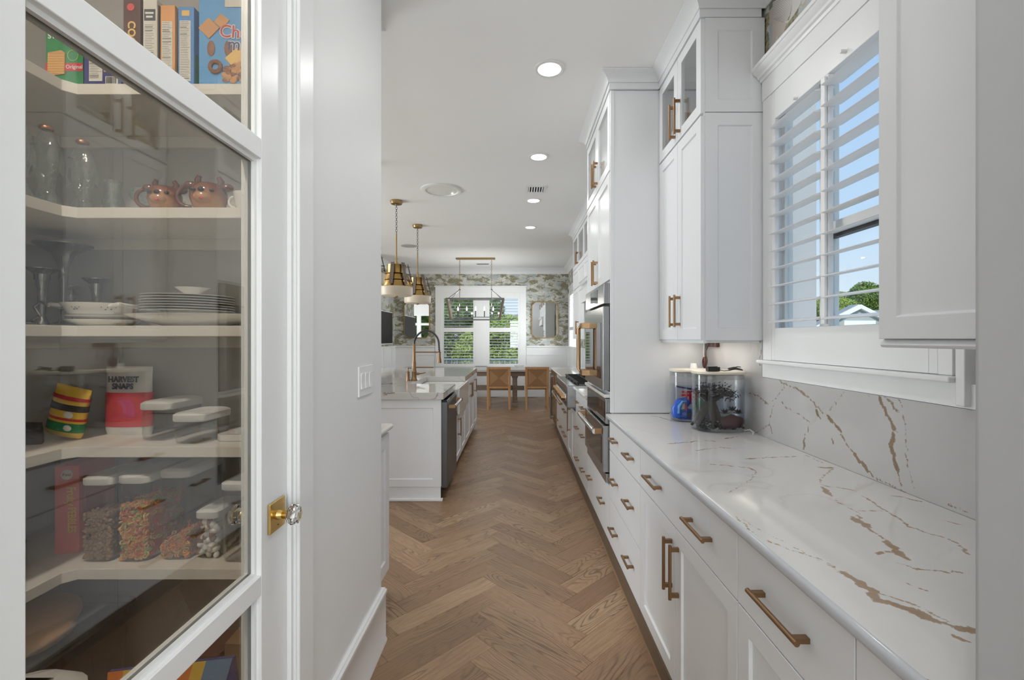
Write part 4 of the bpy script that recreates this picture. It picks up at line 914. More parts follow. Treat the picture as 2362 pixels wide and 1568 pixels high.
tag(MB().tube([(1.165, 2.385, .920), (1.18, 2.36, .93), (1.185, 2.33, .921), (1.17, 2.31, .920)], .004, 8).obj('air_hose', M['white_plastic'], smooth=60), 'white air hose on the counter right of the front aquarium', 'hose')

for o_ in list(COL.objects):
    if o_.parent is None and o_.get('category') in ('aquarium', 'adapter', 'cable', 'plug', 'hose'):
        o_.location.x += .052 if ('rear' in o_['label']) else (.012 if o_['category'] == 'hose' else .034)
# ------------------------------------------------------------------ island
XI = -.62
isl = thing('kitchen_island', 'white kitchen island with a panelled end facing the hall', 'island', (-1.48, 5.6, 0))
MB().box(-2.30, -1.26, 3.986, 7.19, .11, .8735).box(-1.259, -.6555, 5.606, 7.19, .11, .8735).box(-1.259, -.6555, 4.612, 5.605, .11, .615).obj('carcass', CP, isl)
shaker('end_panel', 'Y-', 3.965, -1.47, -.649, .122, .8735, CP, isl, rail=.07, t=.02, rec=.007, bev=.002, rails=(.066, .075))
shaker('end_panel', 'Y-', 3.965, -2.30, -1.473, .122, .8735, CP, isl, rail=.07, t=.02, rec=.007, bev=.002, rails=(.066, .075))
MB().box(-2.30, -.655, 3.972, 3.985, 0, .121).obj('plinth', CP, isl); MB().box(-2.32, -.636, 3.953, 3.9715, 0, .024).box(-.6545, -.636, 3.972, 3.988, 0, .024).obj('shoe_mould', TP, isl, bev=.006, seg=3)
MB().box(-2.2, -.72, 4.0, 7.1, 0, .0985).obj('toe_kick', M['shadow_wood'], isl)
def isl_door(c, a, b, z0, z1, hu=None, hz=.58, L=.2, name='door'):
    d = shaker(name, 'X+', XI, a+G, b-G, z0, z1, CP, c, t=.034)
    if hu: pull(d, 'X+', XI, hu, hz, L, True)
    return d
sb = thing('sink_cabinet', 'white island cabinet under the apron sink', 'cabinet', (-.63, 5.17, .11))
isl_door(sb, 4.62, 5.165, .12, .60, 4.86, .47, .19); isl_door(sb, 5.165, 5.60, .12, .60)
c3 = thing('island_cabinet', 'white island cabinet doors past the sink toward the dining end', 'cabinet', (-.63, 6.4, .11))
for i in range(3):
    a = 5.605+i*.525; isl_door(c3, a, a+.525, .12, .868, a+(.46, .07, .07)[i], .72, .19)
MB().box(-.66, -.63, 7.105, 7.185, 0, .108).obj('foot', CP, c3)
poly = [(-2.35, 3.94), (-.627, 3.94), (-.627, 4.715), (-1.10, 4.715), (-1.10, 5.61), (-.627, 5.61), (-.627, 7.26), (-2.35, 7.26)]
tag(MB().prism(poly, 'z', .8745, .935).obj('countertop', M['quartz_island'], bev=.003), 'thick veined quartz island top with a sink cut-out', 'countertop')
sk = thing('apron_sink', 'white farmhouse apron sink set into the island', 'sink', (-.85, 5.16, .62))
MB().box(-.612, -.586, 4.722, 5.603, .62, .892).obj('apron', M['porcelain'], sk, bev=.008, seg=3)
MB().box(-1.092, -.613, 4.722, 4.745, .66, .873).box(-1.092, -.613, 5.58, 5.603, .66, .873).box(-1.092, -1.07, 4.745, 5.58, .66, .873).box(-1.07, -.613, 4.745, 5.58, .66, .68).obj('basin', M['porcelain'], sk)
dwm = thing('dishwasher', 'stainless dishwasher at the near corner of the island', 'dishwasher', (-.9, 4.30, .09))
MB().box(-1.25, -.652, 3.992, 4.608, .10, .866).obj('body', M['dark_grey'], dwm); d = MB().box(-.651, -.600, 3.992, 4.608, .105, .846).obj('door', M['dark_steel'], dwm, bev=.004)
h = MB().tube([(-.551, 4.06, .800), (-.546, 4.16, .800), (-.546, 4.44, .800), (-.551, 4.54, .800)], .014, 12).obj('handle', M['chrome'], d, smooth=50)
for y in (4.045, 4.53): MB().box(-.600, -.536, y, y+.026, .784, .816).obj('handle_bracket', M['bronze'], h, bev=.003)
MB().box(-.645, -.605, 4.0, 4.6, .847, .862).obj('control_strip', M['black_glass'], dwm)
# faucet
fx, fy, fz = -1.122, 5.05, .9355
fc = thing('faucet', 'aged bronze spring-neck kitchen faucet on the island', 'faucet', (fx, fy, fz))
MB().lathe([(.036, 0), (.036, .012), (.028, .02), (.024, .05), (.024, .09), (.028, .10), (.022, .115), (.019, .20), (.016, .22), (.0155, .40), (.012, .405)], (fx, fy, fz), 18).obj('body', M['bronze'], fc, smooth=40)
arc = [(fx+.135-.135*math.cos(a), fy, fz+.40+.145*math.sin(a)) for a in [PI*i/24 for i in range(25)]]+[(fx+.272, fy, fz+.36), (fx+.276, fy, fz+.315)]
MB().tube(arc, .008, 8).obj('hose', M['black_plastic'], fc, smooth=60)
hx = []; TURN = 46
for i in range(TURN*8):
    t_ = i/(TURN*8-1)*(len(arc)-1.001); k = int(t_); f_ = t_-k; p = Vector(arc[k]).lerp(Vector(arc[k+1]), f_); d_ = (Vector(arc[k+1])-Vector(arc[k])).normalized()
    u = Vector((0, 1, 0)); w_ = d_.cross(u); an = 2*PI*i/8; hx.append(p+(u*math.cos(an)+w_*math.sin(an))*.0125)
MB().tube(hx, .0022, 5).obj('spring', M['dark_steel'], fc, smooth=60)
MB().lathe([(.012, .315), (.014, .30), (.014, .27), (.023, .20), (.023, .195), (.010, .194)], (fx+.276, fy, fz), 16).obj('spray_head', M['bronze'], fc, smooth=40)
MB().cyl((fx, fy, fz+.312), (fx+.262, fy, fz+.312), .007, n=10).torus((fx+.276, fy, fz+.312), .016, .004, 14, 6).obj('docking_arm', M['bronze'], fc, smooth=50)
MB().cyl((fx+.01, fy, fz+.145), (fx+.205, fy, fz+.145), .0065, n=10).cyl((fx+.205, fy, fz+.145), (fx+.21, fy, fz+.145), .009, n=10).obj('pot_spout', M['bronze'], fc, smooth=50)
MB().cyl((fx+.02, fy, fz+.075), (fx+.055, fy, fz+.075), .014, n=12).tube([(fx+.05, fy, fz+.075), (fx+.09, fy, fz+.08), (fx+.125, fy, fz+.09)], [.008, .006, .005], 8).obj('lever', M['bronze'], fc, smooth=50)
tag(MB().lathe([(.022, 0), (.022, .01), (.016, .02), (.016, .085), (.019, .095), (.010, .105), (.006, .11), (.006, .13), (.011, .132), (.011, .142)], (fx-.062, fy-.02, fz), 16).tube([(fx-.062, fy-.02, fz+.137), (fx-.034, fy-.02, fz+.137), (fx-.028, fy-.02, fz+.13)], .004, 8).obj('soap_dispenser', M['bronze'], smooth=40), 'small bronze soap dispenser beside the faucet', 'dispenser')

# ------------------------------------------------------------------ cabinet behind the left wall end
XB = -.717
bf = thing('base_cabinet', 'white base cabinet tucked behind the end of the left hall wall', 'cabinet', (-1.0, 2.37, 0))
MB().box(-1.32, XB-.021, 2.155, 2.598, .10, .884).obj('carcass', CP, bf); MB().box(-1.3, -.80, 2.16, 2.58, 0, .0995).obj('toe_kick', CP, bf)
shaker('door', 'X+', XB, 2.158, 2.596, .106, .868, CP, bf, rail=.07, bev=.002)
pf = [(-1.33, .915), (-.713, .915), (-.705, .912), (-.700, .905), (-.700, .896), (-.705, .888), (-.713, .8855), (-1.33, .8855)]
tag(MB().ring([[(x, 2.15, z) for x, z in pf], [(x, 2.615, z) for x, z in pf]]).obj('countertop', M['quartz_plain'], smooth=40, bev=0), 'white quartz top corner showing past the left wall end', 'countertop')
u4 = thing('wall_cabinet', 'white wall cabinet with crown behind the end of the left hall wall', 'cabinet', (-1.05, 2.3, 1.39))
MB().box(-1.32, -.80, 2.125, 2.478, 1.39, 3.088).obj('carcass', CP, u4); shaker('door', 'X+', -.779, 2.128, 2.476, 1.39, 2.985, CP, u4)
# ------------------------------------------------------------------ ceiling fixtures
rl_group = None
def recessed(x, y, label):
    t_ = thing('recessed_light', label, 'ceiling light', (x, y, CEIL))
    MB().lathe([(.097, -.0005), (.097, -.004), (.090, -.007), (.074, -.007), (.068, -.002), (.066, -.0005)], (x, y, CEIL), 32).obj('trim_ring', M['white_plastic'], t_, smooth=40)
    MB().lathe([(.072, -.0068), (.072, -.0058)], (x, y, CEIL), 32).obj('lens', M['lamp_glow'], t_)
    light('lamp', 'AREA', (x, y, CEIL-.02), LAMP_W, .13, rot=(0, 0, 0), color=LAMP_COL)
names = {2.90: 'nearest and largest recessed light on the ceiling over the aisle', 4.30: 'second recessed light along the aisle ceiling', 5.66: 'third recessed light, just past the square ceiling vent', 7.02: 'farthest and smallest recessed light in the aisle row', 1.53: 'recessed light just above the view between door and counter', .15: 'recessed light directly above the viewpoint', -.9: 'recessed light in the hall behind the viewpoint', -2.2: 'recessed light at the end of the hall behind the viewpoint'}
for y in LAMP_ROW: recessed(.205, y, names[y])
for i, (x, y) in enumerate(((-2.6, 3.2), (-4.4, 3.2), (-2.9, 5.6), (-4.6, 6.4), (-2.6, 7.9), (-4.6, 9.6))):  # out-of-view lamps added to light the great room
    recessed(x, y, 'recessed light %s' % ('over the pantry side of the great room', 'in the near left of the great room', 'left of the island', 'in the middle of the great room', 'behind the island pendants', 'in the far left corner of the great room')[i])
sp = thing('ceiling_sunlight_tube', 'big round white ceiling diffuser ahead of the brass pendants', 'skylight', (-.855, 5.26, CEIL))
MB().lathe([(.235, -.0005), (.235, -.006), (.222, -.014), (.185, -.016), (.18, -.006), (.178, -.0005)], (-.855, 5.26, CEIL), 48).obj('trim_ring', M['white_plastic'], sp, smooth=40)
MB().lathe([(.179, -.006), (.12, -.010), (.04, -.012)], (-.855, 5.26, CEIL), 48).obj('diffuser', M['porcelain'], sp, smooth=60)
sp = thing('ceiling_speaker', 'flat grey round ceiling speaker beyond the pendants', 'speaker', (-1.97, 8.43, CEIL))
MB().lathe([(.14, -.0005), (.14, -.006), (.13, -.009), (.01, -.009)], (-1.97, 8.43, CEIL), 36).obj('grille', M['jamb_paint'], sp, smooth=40)
vt = thing('ceiling_vent', 'square white ceiling vent with dark slots near the second and third lights', 'vent', (.21, 5.23, CEIL))
MB().box(.10, .33, 5.11, 5.14, CEIL-.008, CEIL-.0005).box(.10, .33, 5.32, 5.35, CEIL-.008, CEIL-.0005).box(.10, .13, 5.14, 5.32, CEIL-.008, CEIL-.0005).box(.30, .33, 5.14, 5.32, CEIL-.008, CEIL-.0005).obj('vent_frame', M['white_plastic'], vt)
MB().box(.13, .30, 5.14, 5.32, CEIL-.0025, CEIL-.0005).obj('vent_duct', M['gap_dark'], vt)
sl_me = MB().box(-.005, .005, -.09, .09, -.004, .003).mesh('slat', [M['white_plastic']])
for i in range(6): inst('slat', sl_me, vt, (.142+i*.029, 5.23, CEIL-.0068), (0, .5, 0))
vt = thing('ceiling_vent', 'thin dark slot vent in the ceiling over the dining table', 'vent', (-.75, 10.5, CEIL))
MB().box(-.92, -.62, 10.42, 10.52, CEIL-.006, CEIL-.0005).obj('vent_frame', M['white_plastic'], vt); MB().box(-.90, -.64, 10.415, 10.5, CEIL-.009, CEIL-.0065).obj('slot', M['dark_grey'], vt)

# ------------------------------------------------------------------ pendants over the island
def chain(mb, x, y, z0, z1, L=.036, r=.0028):
    n = max(1, int((z1-z0)/(L*.74))); st = (z1-z0)/n
    for i in range(n):
        z = z0+(i+.5)*st; w_ = .011
        pts = [(math.cos(a)*w_, math.sin(a)*L/2) for a in [2*PI*j/10 for j in range(10)]]
        P = [(x+a, y, z+b) if i % 2 else (x, y+a, z+b) for a, b in pts]; mb.tube(P, r, 5, closed=True)
    return mb
def pendant(y, label, x=-1.48):
    z = 1.918
    p = thing('pendant_lamp', label, 'pendant lamp', (x, y, z), 'brass pendant lamps over the island')
    MB().lathe([(.075, 0), (.075, -.012), (.066, -.040), (.02, -.045), (.012, -.055)], (x, y, CEIL-.0005), 24).obj('canopy', M['aged_brass'], p, smooth=40)
    chain(MB(), x, y, 2.685, CEIL-.05).obj('chain', M['dark_steel'], p, smooth=60)
    MB().cyl((x, y, 2.37), (x, y, 2.685), .0085, n=10).lathe([(.016, 2.30), (.018, 2.33), (.011, 2.35), (.016, 2.375), (.010, 2.39)], (x, y, 0), 14).obj('stem', M['aged_brass'], p, smooth=40)
    s_ = z+.115
    tiers = [[(.180, 0), (.187, .002), (.150, .066), (.150, .072)], [(.150, .078), (.166, .082), (.128, .145), (.126, .150)], [(.124, .156), (.136, .160), (.112, .168), (.112, .262), (.116, .268), (.03, .272)]]
    for q in tiers: MB().lathe([(r, s_+h-.001) for r, h in q], (x, y, 0), 36, cap0=True).obj('shade_tier', M['antique_brass'], p, smooth=35)
    MB().lathe([(.160, 0), (.184, .006), (.193, .020), (.196, .108), (.190, .1135), (.05, .1135)], (x, y, z), 36).obj('diffuser', M['cream_glass'], p, smooth=40)
    MB().lathe([(.004, -.016), (.014, -.013), (.024, -.004), (.024, .0)], (x, y, z-.0005), 18).obj('finial', M['aged_brass'], p, smooth=50)
    for a in (PI*.30+PI, PI*.93+PI, PI*1.5+.30, PI*.5):
        st = MB(); c_, s2 = math.cos(a), math.sin(a); w_ = .022
        L = []
        for r, h in ((.130, .285), (.196, .02)):
            L.append([(x+c_*rr-s2*ww, y+s2*rr+c_*ww, s_+h) for rr, ww in ((r, -w_), (r+.006, -w_), (r+.006, w_), (r, w_))])
        st.ring(L); st.sph((x+c_*.192, y+s2*.192, s_+.03), .009, n=8, k=6)
        for r, h in ((.118, .25), (.13, .155), (.15, .075)): st.cyl((x+c_*r, y+s2*r, s_+h), (x+c_*(r+.045), y+s2*(r+.045), s_+h), .005, n=6)
        st.obj('strap', M['grey_wood'], p, smooth=40)
    p.rotation_euler = (0, 0, .55)
pendant(4.47, 'nearest brass pendant lamp, mostly cut off by the left wall end')
pendant(5.68, 'middle brass pendant lamp with cream glass drum over the island')
pendant(6.89, 'farthest brass pendant lamp over the island')

# ------------------------------------------------------------------ dining end
wd = thing('window_2', 'white double dining window with louvred shutters in the far wall', 'window', (-.865, FY, .74), kind='structure')
MB().box(-1.955, -1.80, FY-.03, FY-.0005, .72, 2.50).box(.075, .225, FY-.03, FY-.0005, .72, 2.50).box(-1.00, -.70, FY-.03, FY+.05, .72, 2.50).box(-1.955, .225, FY-.035, FY-.0005, 2.50, 2.635).box(-1.80, .075, FY-.03, FY-.0005, .68, .74).obj('casing', TP, wd, bev=.003)
MB().box(-1.975, .245, FY-.055, FY-.0005, 2.635, 2.665).obj('head_cap', TP, wd, bev=.004); MB().box(-1.98, .25, FY-.07, FY-.0005, .655, .68).obj('stool', TP, wd)
for a, b in ((-1.80, -1.00), (-.70, .075)):
    f = MB().box(a, a+.045, FY-.025, FY+.02, .74, 2.50).box(b-.045, b, FY-.025, FY+.02, .74, 2.50).box(a+.045, b-.045, FY-.025, FY+.02, .74, .80).box(a+.045, b-.045, FY-.025, FY+.02, 1.555, 1.66).box(a+.045, b-.045, FY-.025, FY+.02, 2.36, 2.50).obj('shutter_frame', TP, wd)
    MB().box(a, b, FY+.09, FY+.096, .74, 2.5).obj('pane', M['pane_glass'], wd)
    MB().box(a, b, FY+.075, FY+.11, 1.58, 1.64).box(a, a+.04, FY+.075, FY+.11, .74, 2.5).box(b-.04, b, FY+.075, FY+.11, .74, 2.5).obj('sash', M['white_plastic'], wd)
    Lw = b-a-.094; mb = MB(); mb.ring([[(-Lw/2, y, z) for y, z in ((-.03, -.006), (0, -.0055), (.03, .004), (0, .0065))], [(Lw/2, y, z) for y, z in ((-.03, -.006), (0, -.0055), (.03, .004), (0, .0065))]]); lm = mb.mesh('louver', [TP])
    for z0, z1, n_ in ((.80, 1.555, 11), (1.66, 2.36, 10)):
        for i in range(n_): inst('louver', lm, wd, ((a+b)/2, FY, z0+(i+.5)*(z1-z0)/n_))
w3_ = thing('window_3', 'white side window of the dining end on the right wall', 'window', (XW, 10.05, .8), kind='structure')
MB().box(XW-.03, XW-.0005, 9.28, 9.4, .72, 2.55).box(XW-.03, XW-.0005, 10.7, 10.82, .72, 2.55).box(XW-.03, XW-.0005, 9.28, 10.82, 2.45, 2.60).box(XW-.05, XW-.0005, 9.28, 10.82, .70, .80).obj('casing', TP, w3_)
MB().box(XW-.01, XW+.03, 9.4, 9.47, .8, 2.45).box(XW-.01, XW+.03, 10.63, 10.7, .8, 2.45).box(XW-.01, XW+.03, 9.47, 10.63, .8, .87).box(XW-.01, XW+.03, 9.47, 10.63, 2.38, 2.45).box(XW-.01, XW+.03, 9.47, 10.63, 1.58, 1.66).obj('sash', TP, w3_)
MB().box(XW+.08, XW+.086, 9.4, 10.7, .8, 2.45).obj('pane', M['pane_glass'], w3_)
mb = MB(); mb.ring([[(y, -.58, z) for y, z in ((-.03, -.004), (0, -.0045), (.03, .004), (0, .0055))], [(y, .58, z) for y, z in ((-.03, -.004), (0, -.0045), (.03, .004), (0, .0055))]]); lm = mb.mesh('louver', [TP])
for i in range(20): inst('louver', lm, w3_, (XW+.01, 10.05, .905+i*.0755))
add('mirror_glass', (.90,.92,.93), .02, 1.0)
def mirror(x0, x1, label):
    z0, z1, c = 1.405, 2.29, .10
    t_ = thing('wall_mirror', label, 'mirror', ((x0+x1)/2, FY, z0))
    o_ = lambda d, y: [(x, y, z) for x, z in ((x0+c, z0-d), (x1-c, z0-d), (x1+d, z0+c), (x1+d, z1-c), (x1-c, z1+d), (x0+c, z1+d), (x0-d, z1-c), (x0-d, z0+c))]
    MB().ring([o_(.0, FY-.004), o_(.0, FY-.030), o_(-.022, FY-.030), o_(-.022, FY-.012), o_(-.022, FY-.004)]).obj('mirror_frame', M['aged_brass'], t_)
    MB().ring([o_(-.0225, FY-.016), o_(-.0225, FY-.020)]).obj('mirror_plate', M['mirror_glass'], t_)
mirror(-2.715, -2.085, 'clipped-corner brass framed mirror left of the dining window'); mirror(.355, .99, 'clipped-corner brass framed mirror right of the dining window')
tv = thing('television', 'black wall television on the left dining wall', 'television', (-2.92, 9.8, 1.28))
MB().box(-2.915, -2.88, 9.05, 10.70, 1.27, 2.0).obj('bezel', M['white_plastic'], tv); MB().box(-2.88, -2.877, 9.062, 10.688, 1.29, 1.985).obj('screen', M['tv_screen'], tv)
# trestle table
tb = thing('dining_table', 'grey oak trestle dining table in front of the far window', 'table', (-.87, 9.85, 0))
MB().box(-2.45, .74, 9.33, 10.40, .722, .766).obj('table_top', M['table_top_grey'], tb, bev=.006)
MB().box(-2.3, .60, 9.41, 9.435, .632, .7215).box(-2.3, .60, 10.30, 10.325, .632, .7215).box(-2.3, -2.275, 9.435, 10.30, .632, .7215).box(.575, .60, 9.435, 10.30, .632, .7215).obj('apron', M['table_oak'], tb)
for x in (-1.70, -.04):
    MB().prism([(x-.065, 0), (x+.065, 0), (x+.065, .05), (x+.045, .07), (x+.05, .16), (x+.04, .18), (x+.05, .22), (x+.05, .58), (x+.065, .60), (x+.065, .6315), (x-.065, .6315), (x-.065, .60), (x-.05, .58), (x-.05, .22), (x-.04, .18), (x-.05, .16), (x-.045, .07), (x-.065, .05)], 'y', 9.66, 9.78).box(x-.06, x+.06, 9.50, 10.2, .0, .0) if False else MB().prism([(x-.065, 0.09), (x+.065, 0.09), (x+.045, .11), (x+.05, .18), (x+.04, .20), (x+.05, .24), (x+.05, .58), (x+.065, .60), (x+.065, .6315), (x-.065, .6315), (x-.065, .60), (x-.05, .58), (x-.05, .24), (x-.04, .20), (x-.05, .18), (x-.045, .11)], 'y', 9.52, 9.64).prism([(x-.05, .09), (x+.05, .09), (x+.05, .6315), (x-.05, .6315)], 'y', 10.10, 10.22).box(x-.055, x+.055, 9.44, 10.30, 0, .0895).obj('trestle_leg', M['table_oak'], tb, bev=.004)
MB().box(-1.64, -.10, 9.80, 9.90, .30, .40).box(-.10, .16, 9.81, 9.89, .30, .39).obj('stretcher', M['table_oak'], tb, bev=.004)
bw = thing('table_bowl', 'low pale glass bowl on the dining table near the window', 'bowl', (.05, 9.95, .767)); MB().lathe([(.05, 0), (.09, .02), (.11, .055), (.106, .055), (.085, .024), (.04, .008)], (.05, 9.95, .767), 24).obj('bowl_shell', M['cabinet_glass'], bw, smooth=60)
# chairs
def chair(x, y, label):
    t_ = thing('dining_chair', label, 'chair', (x, y, 0), 'oak dining chairs with woven backs')
    w2_, D = .235, .46; O = M['chair_oak']
    for sx_ in (-1, 1):
        MB().ring([[(x+sx_*(w2_-.022)-.019, y+.0, 0), (x+sx_*(w2_-.022)+.019, y, 0), (x+sx_*(w2_-.022)+.019, y+.034, 0), (x+sx_*(w2_-.022)-.019, y+.034, 0)], [(x+sx_*(w2_-.026)-.024, y+.01, .415), (x+sx_*(w2_-.026)+.024, y+.01, .415), (x+sx_*(w2_-.026)+.024, y+.055, .415), (x+sx_*(w2_-.026)-.024, y+.055, .415)]]).obj('leg', O, t_, bev=.003)
        MB().ring([[(x+sx_*(w2_-.03)-.017, y+D-.04, 0), (x+sx_*(w2_-.03)+.017, y+D-.04, 0), (x+sx_*(w2_-.03)+.017, y+D, 0), (x+sx_*(w2_-.03)-.017, y+D, 0)], [(x+sx_*(w2_-.03)-.023, y+D-.05, .39), (x+sx_*(w2_-.03)+.023, y+D-.05, .39), (x+sx_*(w2_-.03)+.023, y+D, .39), (x+sx_*(w2_-.03)-.023, y+D, .39)]]).obj('leg', O, t_, bev=.003)
    MB().box(x-w2_+.02, x+w2_-.02, y+.06, y+D-.0, .392, .445).obj('seat', M['weave_level'], t_, bev=.01)
    lean = lambda z: y+.01-(z-.415)*.10
    def bar(mb, x0, x1, z0, z1): mb.ring([[(x0, lean(z0), z0), (x1, lean(z0), z0), (x1, lean(z0)+.036, z0), (x0, lean(z0)+.036, z0)], [(x0, lean(z1), z1), (x1, lean(z1), z1), (x1, lean(z1)+.036, z1), (x0, lean(z1)+.036, z1)]])
    bf_ = MB(); bar(bf_, x-w2_, x-w2_+.045, .4155, .84); bar(bf_, x+w2_-.045, x+w2_, .4155, .84); bar(bf_, x-w2_+.045, x+w2_-.045, .795, .84); bar(bf_, x-w2_+.045, x+w2_-.045, .4155, .455)
    bf_.obj('back_frame', O, t_, bev=.003)
    a0, a1, b0, b1 = x-w2_+.047, x+w2_-.047, .457, .793; cxm, czm = x, (b0+b1)/2
    cor = [(a0, b0), (a1, b0), (a1, b1), (a0, b1)]
    for i in range(4):
        p, q = cor[i], cor[(i+1) % 4]; tri = [p, q, (cxm, czm)]; pull_ = .004
        gx_, gz_ = sum(v[0] for v in tri)/3, sum(v[1] for v in tri)/3; tri = [(v[0]+(gx_-v[0])*.004, v[1]+(gz_-v[1])*.004) for v in tri]
        dy = (.010, .012, .006, .012)[i]
        MB().ring([[(u, lean(v)+dy, v) for u, v in tri], [(u, lean(v)+.03, v) for u, v in tri]]).obj('woven_panel', M['weave_upright'] if i % 2 else M['weave_level'], t_)
chair(-.355, 9.06, 'oak dining chair with woven back, left of the table trestle leg'); chair(.40, 9.06, 'oak dining chair with woven back, nearest the counter end')
# linear chandelier
cx_, yy = -.865, 9.70
ch = thing('chandelier', 'long dark wood and glass linear chandelier over the dining table', 'chandelier', (cx_, yy, 1.78))
MB().box(-1.275, -.455, yy-.055, yy+.055, CEIL-.03, CEIL-.0005).obj('canopy', M['aged_brass'], ch)
cm = MB()
for x in (-1.20, -.53): chain(cm, x, yy, 2.43, CEIL-.03, .05, .0028)
cm.obj('chain', M['aged_brass'], ch, smooth=60)
rd = MB()
for x, s_ in ((-1.20, -1), (-.53, 1)):
    rd.sph((x, yy, 2.425), .02, n=8, k=6)
    for dy in (-.15, .15): rd.cyl((x, yy, 2.42), (x+s_*.215, yy+dy, 2.235), .006, n=6)
    rd.cyl((x, yy, 2.42), (x, yy, 1.83), .006, n=6)
rd.obj('rod', M['dark_steel'], ch)
wf_ = MB()
for s_ in (-1, 1):
    X0, X1 = cx_+s_*.585, cx_+s_*.50
    for dy in (-.16, .16): wf_.ring([[(X0-.022, yy+dy-.015, 2.235), (X0+.022, yy+dy-.015, 2.235), (X0+.022, yy+dy+.015, 2.235), (X0-.022, yy+dy+.015, 2.235)], [(X1-.018, yy+dy*.85-.015, 1.785), (X1+.018, yy+dy*.85-.015, 1.785), (X1+.018, yy+dy*.85+.015, 1.785), (X1-.018, yy+dy*.85+.015, 1.785)]])
    wf_.box(X0-.02, X0+.02, yy-.145, yy+.145, 2.20, 2.235)
wf_.obj('end_frame', M['grey_wood'], ch)
MB().box(cx_-.60, cx_+.60, yy-.175, yy-.155, 2.215, 2.24).box(cx_-.60, cx_+.60, yy+.155, yy+.175, 2.215, 2.24).box(cx_-.51, cx_+.51, yy-.145, yy-.13, 1.785, 1.80).box(cx_-.51, cx_+.51, yy+.13, yy+.145, 1.785, 1.80).obj('rail', M['dark_steel'], ch)
MB().box(cx_-.43, cx_+.43, yy-.012, yy+.012, 1.84, 1.855).obj('candle_bar', M['dark_steel'], ch)
for i in range(5):
    x = cx_-.37+i*.185; c_ = MB().cyl((x, yy, 1.855), (x, yy, 1.98), .011, n=10).obj('candle', M['black_plastic'], ch)
    MB().lathe([(.006, 1.98), (.016, 2.0), (.014, 2.03), (.002, 2.07)], (x, yy, 0), 10).obj('bulb', M['bulb_glow'], c_, smooth=60); bl_ = light('candle_lamp', 'POINT', (x, yy, 2.10), 3.6, color=(1, .95, .87)); bl_.data.shadow_soft_size = .03
"""glass panels between the frame rails"""
MB().ring([[(cx_-.585, yy-.163, 2.214), (cx_+.585, yy-.163, 2.214), (cx_+.585, yy-.159, 2.214), (cx_-.585, yy-.159, 2.214)], [(cx_-.50, yy-.140, 1.801), (cx_+.50, yy-.140, 1.801), (cx_+.50, yy-.136, 1.801), (cx_-.50, yy-.136, 1.801)]]).obj('pane', M['cabinet_glass'], ch)

# ------------------------------------------------------------------ outdoors
struct('ground', MB().box(-60, 90, -10, 130, -.72, -.70), M['ground_mat'], 'grassy ground outside the house', 'ground')
struct('patio', MB().box(1.31, 9, -4, 24, -.69, -.35), M['patio_concrete'], 'pale concrete patio outside the kitchen window', 'patio')  # unseen slab added to bounce sunlight up onto the shutter louvers
def wingbox():
    o = MB().box(1.40, 3.44, 5.3, 8.6, -.34, 4.4).obj('house_wing', M['grey_siding']); tag(o, 'shaded grey wing of the house outside the kitchen window', 'house', kind='structure'); return o
wingbox()
def foliage(name, parent, blobs, n, size, mt, seed):
    rng = np.random.default_rng(seed); V = []
    for (cx, cy_, cz, rx, ry, rz) in blobs:
        d = rng.normal(size=(n, 3)); d /= np.linalg.norm(d, axis=1)[:, None]; r = rng.uniform(.72, 1.0, (n, 1))
        P = d*r*np.array([rx, ry, rz])+np.array([cx, cy_, cz])
        u = rng.normal(size=(n, 3)); u /= np.linalg.norm(u, axis=1)[:, None]; w_ = np.cross(u, d+rng.normal(size=(n, 3))*.5); w_ /= np.linalg.norm(w_, axis=1)[:, None]+1e-9
        s_ = size*rng.uniform(.6, 1.3, (n, 1))
        V.append(np.stack([P-u*s_, P+w_*s_*.55, P+u*s_, P-w_*s_*.55], 1).reshape(-1, 3))
    V = np.concatenate(V)-np.array(ORG[parent]); k = len(V)//4
    me = bpy.data.meshes.new(name); me.vertices.add(len(V)); me.vertices.foreach_set('co', V.astype(np.float32).ravel())
    me.loops.add(4*k); me.loops.foreach_set('vertex_index', np.arange(4*k, dtype=np.int32)); me.polygons.add(k); me.polygons.foreach_set('loop_start', (np.arange(k)*4).astype(np.int32))
    me.update(); me.validate(); me.materials.append(mt); o = bpy.data.objects.new(name, me); COL.objects.link(o); o.parent = parent; o['kind'] = 'stuff'; ORG[o] = ORG[parent]; return o
def tree(x, y, h, r, label, mt, seed, n=500, size=.35, name='tree', zb=-.7, lo=.35):
    t_ = thing(name, label, name, (x, y, zb)); rng = random.Random(seed)
    MB().tube([(x, y, zb), (x+.1*r, y, zb+h*.4), (x, y, zb+h*.8)], [r*.09, r*.07, r*.02], 7).obj('trunk', M['trunk'], t_)
    b = [(x+rng.uniform(-.55, .55)*r, y+rng.uniform(-.4, .4)*r, zb+h*(lo+(1-lo-.1)*rng.random()), r*rng.uniform(.45, .65), r*rng.uniform(.4, .6), h*rng.uniform(.16, .24)) for _ in range(9)]
    b.append((x, y, zb+h*.86, r*.45, r*.45, h*.14)); b.append((x, y, zb+h*.5, r*.8, r*.7, h*.3))
    foliage('crown', t_, b, n, size, mt, seed)
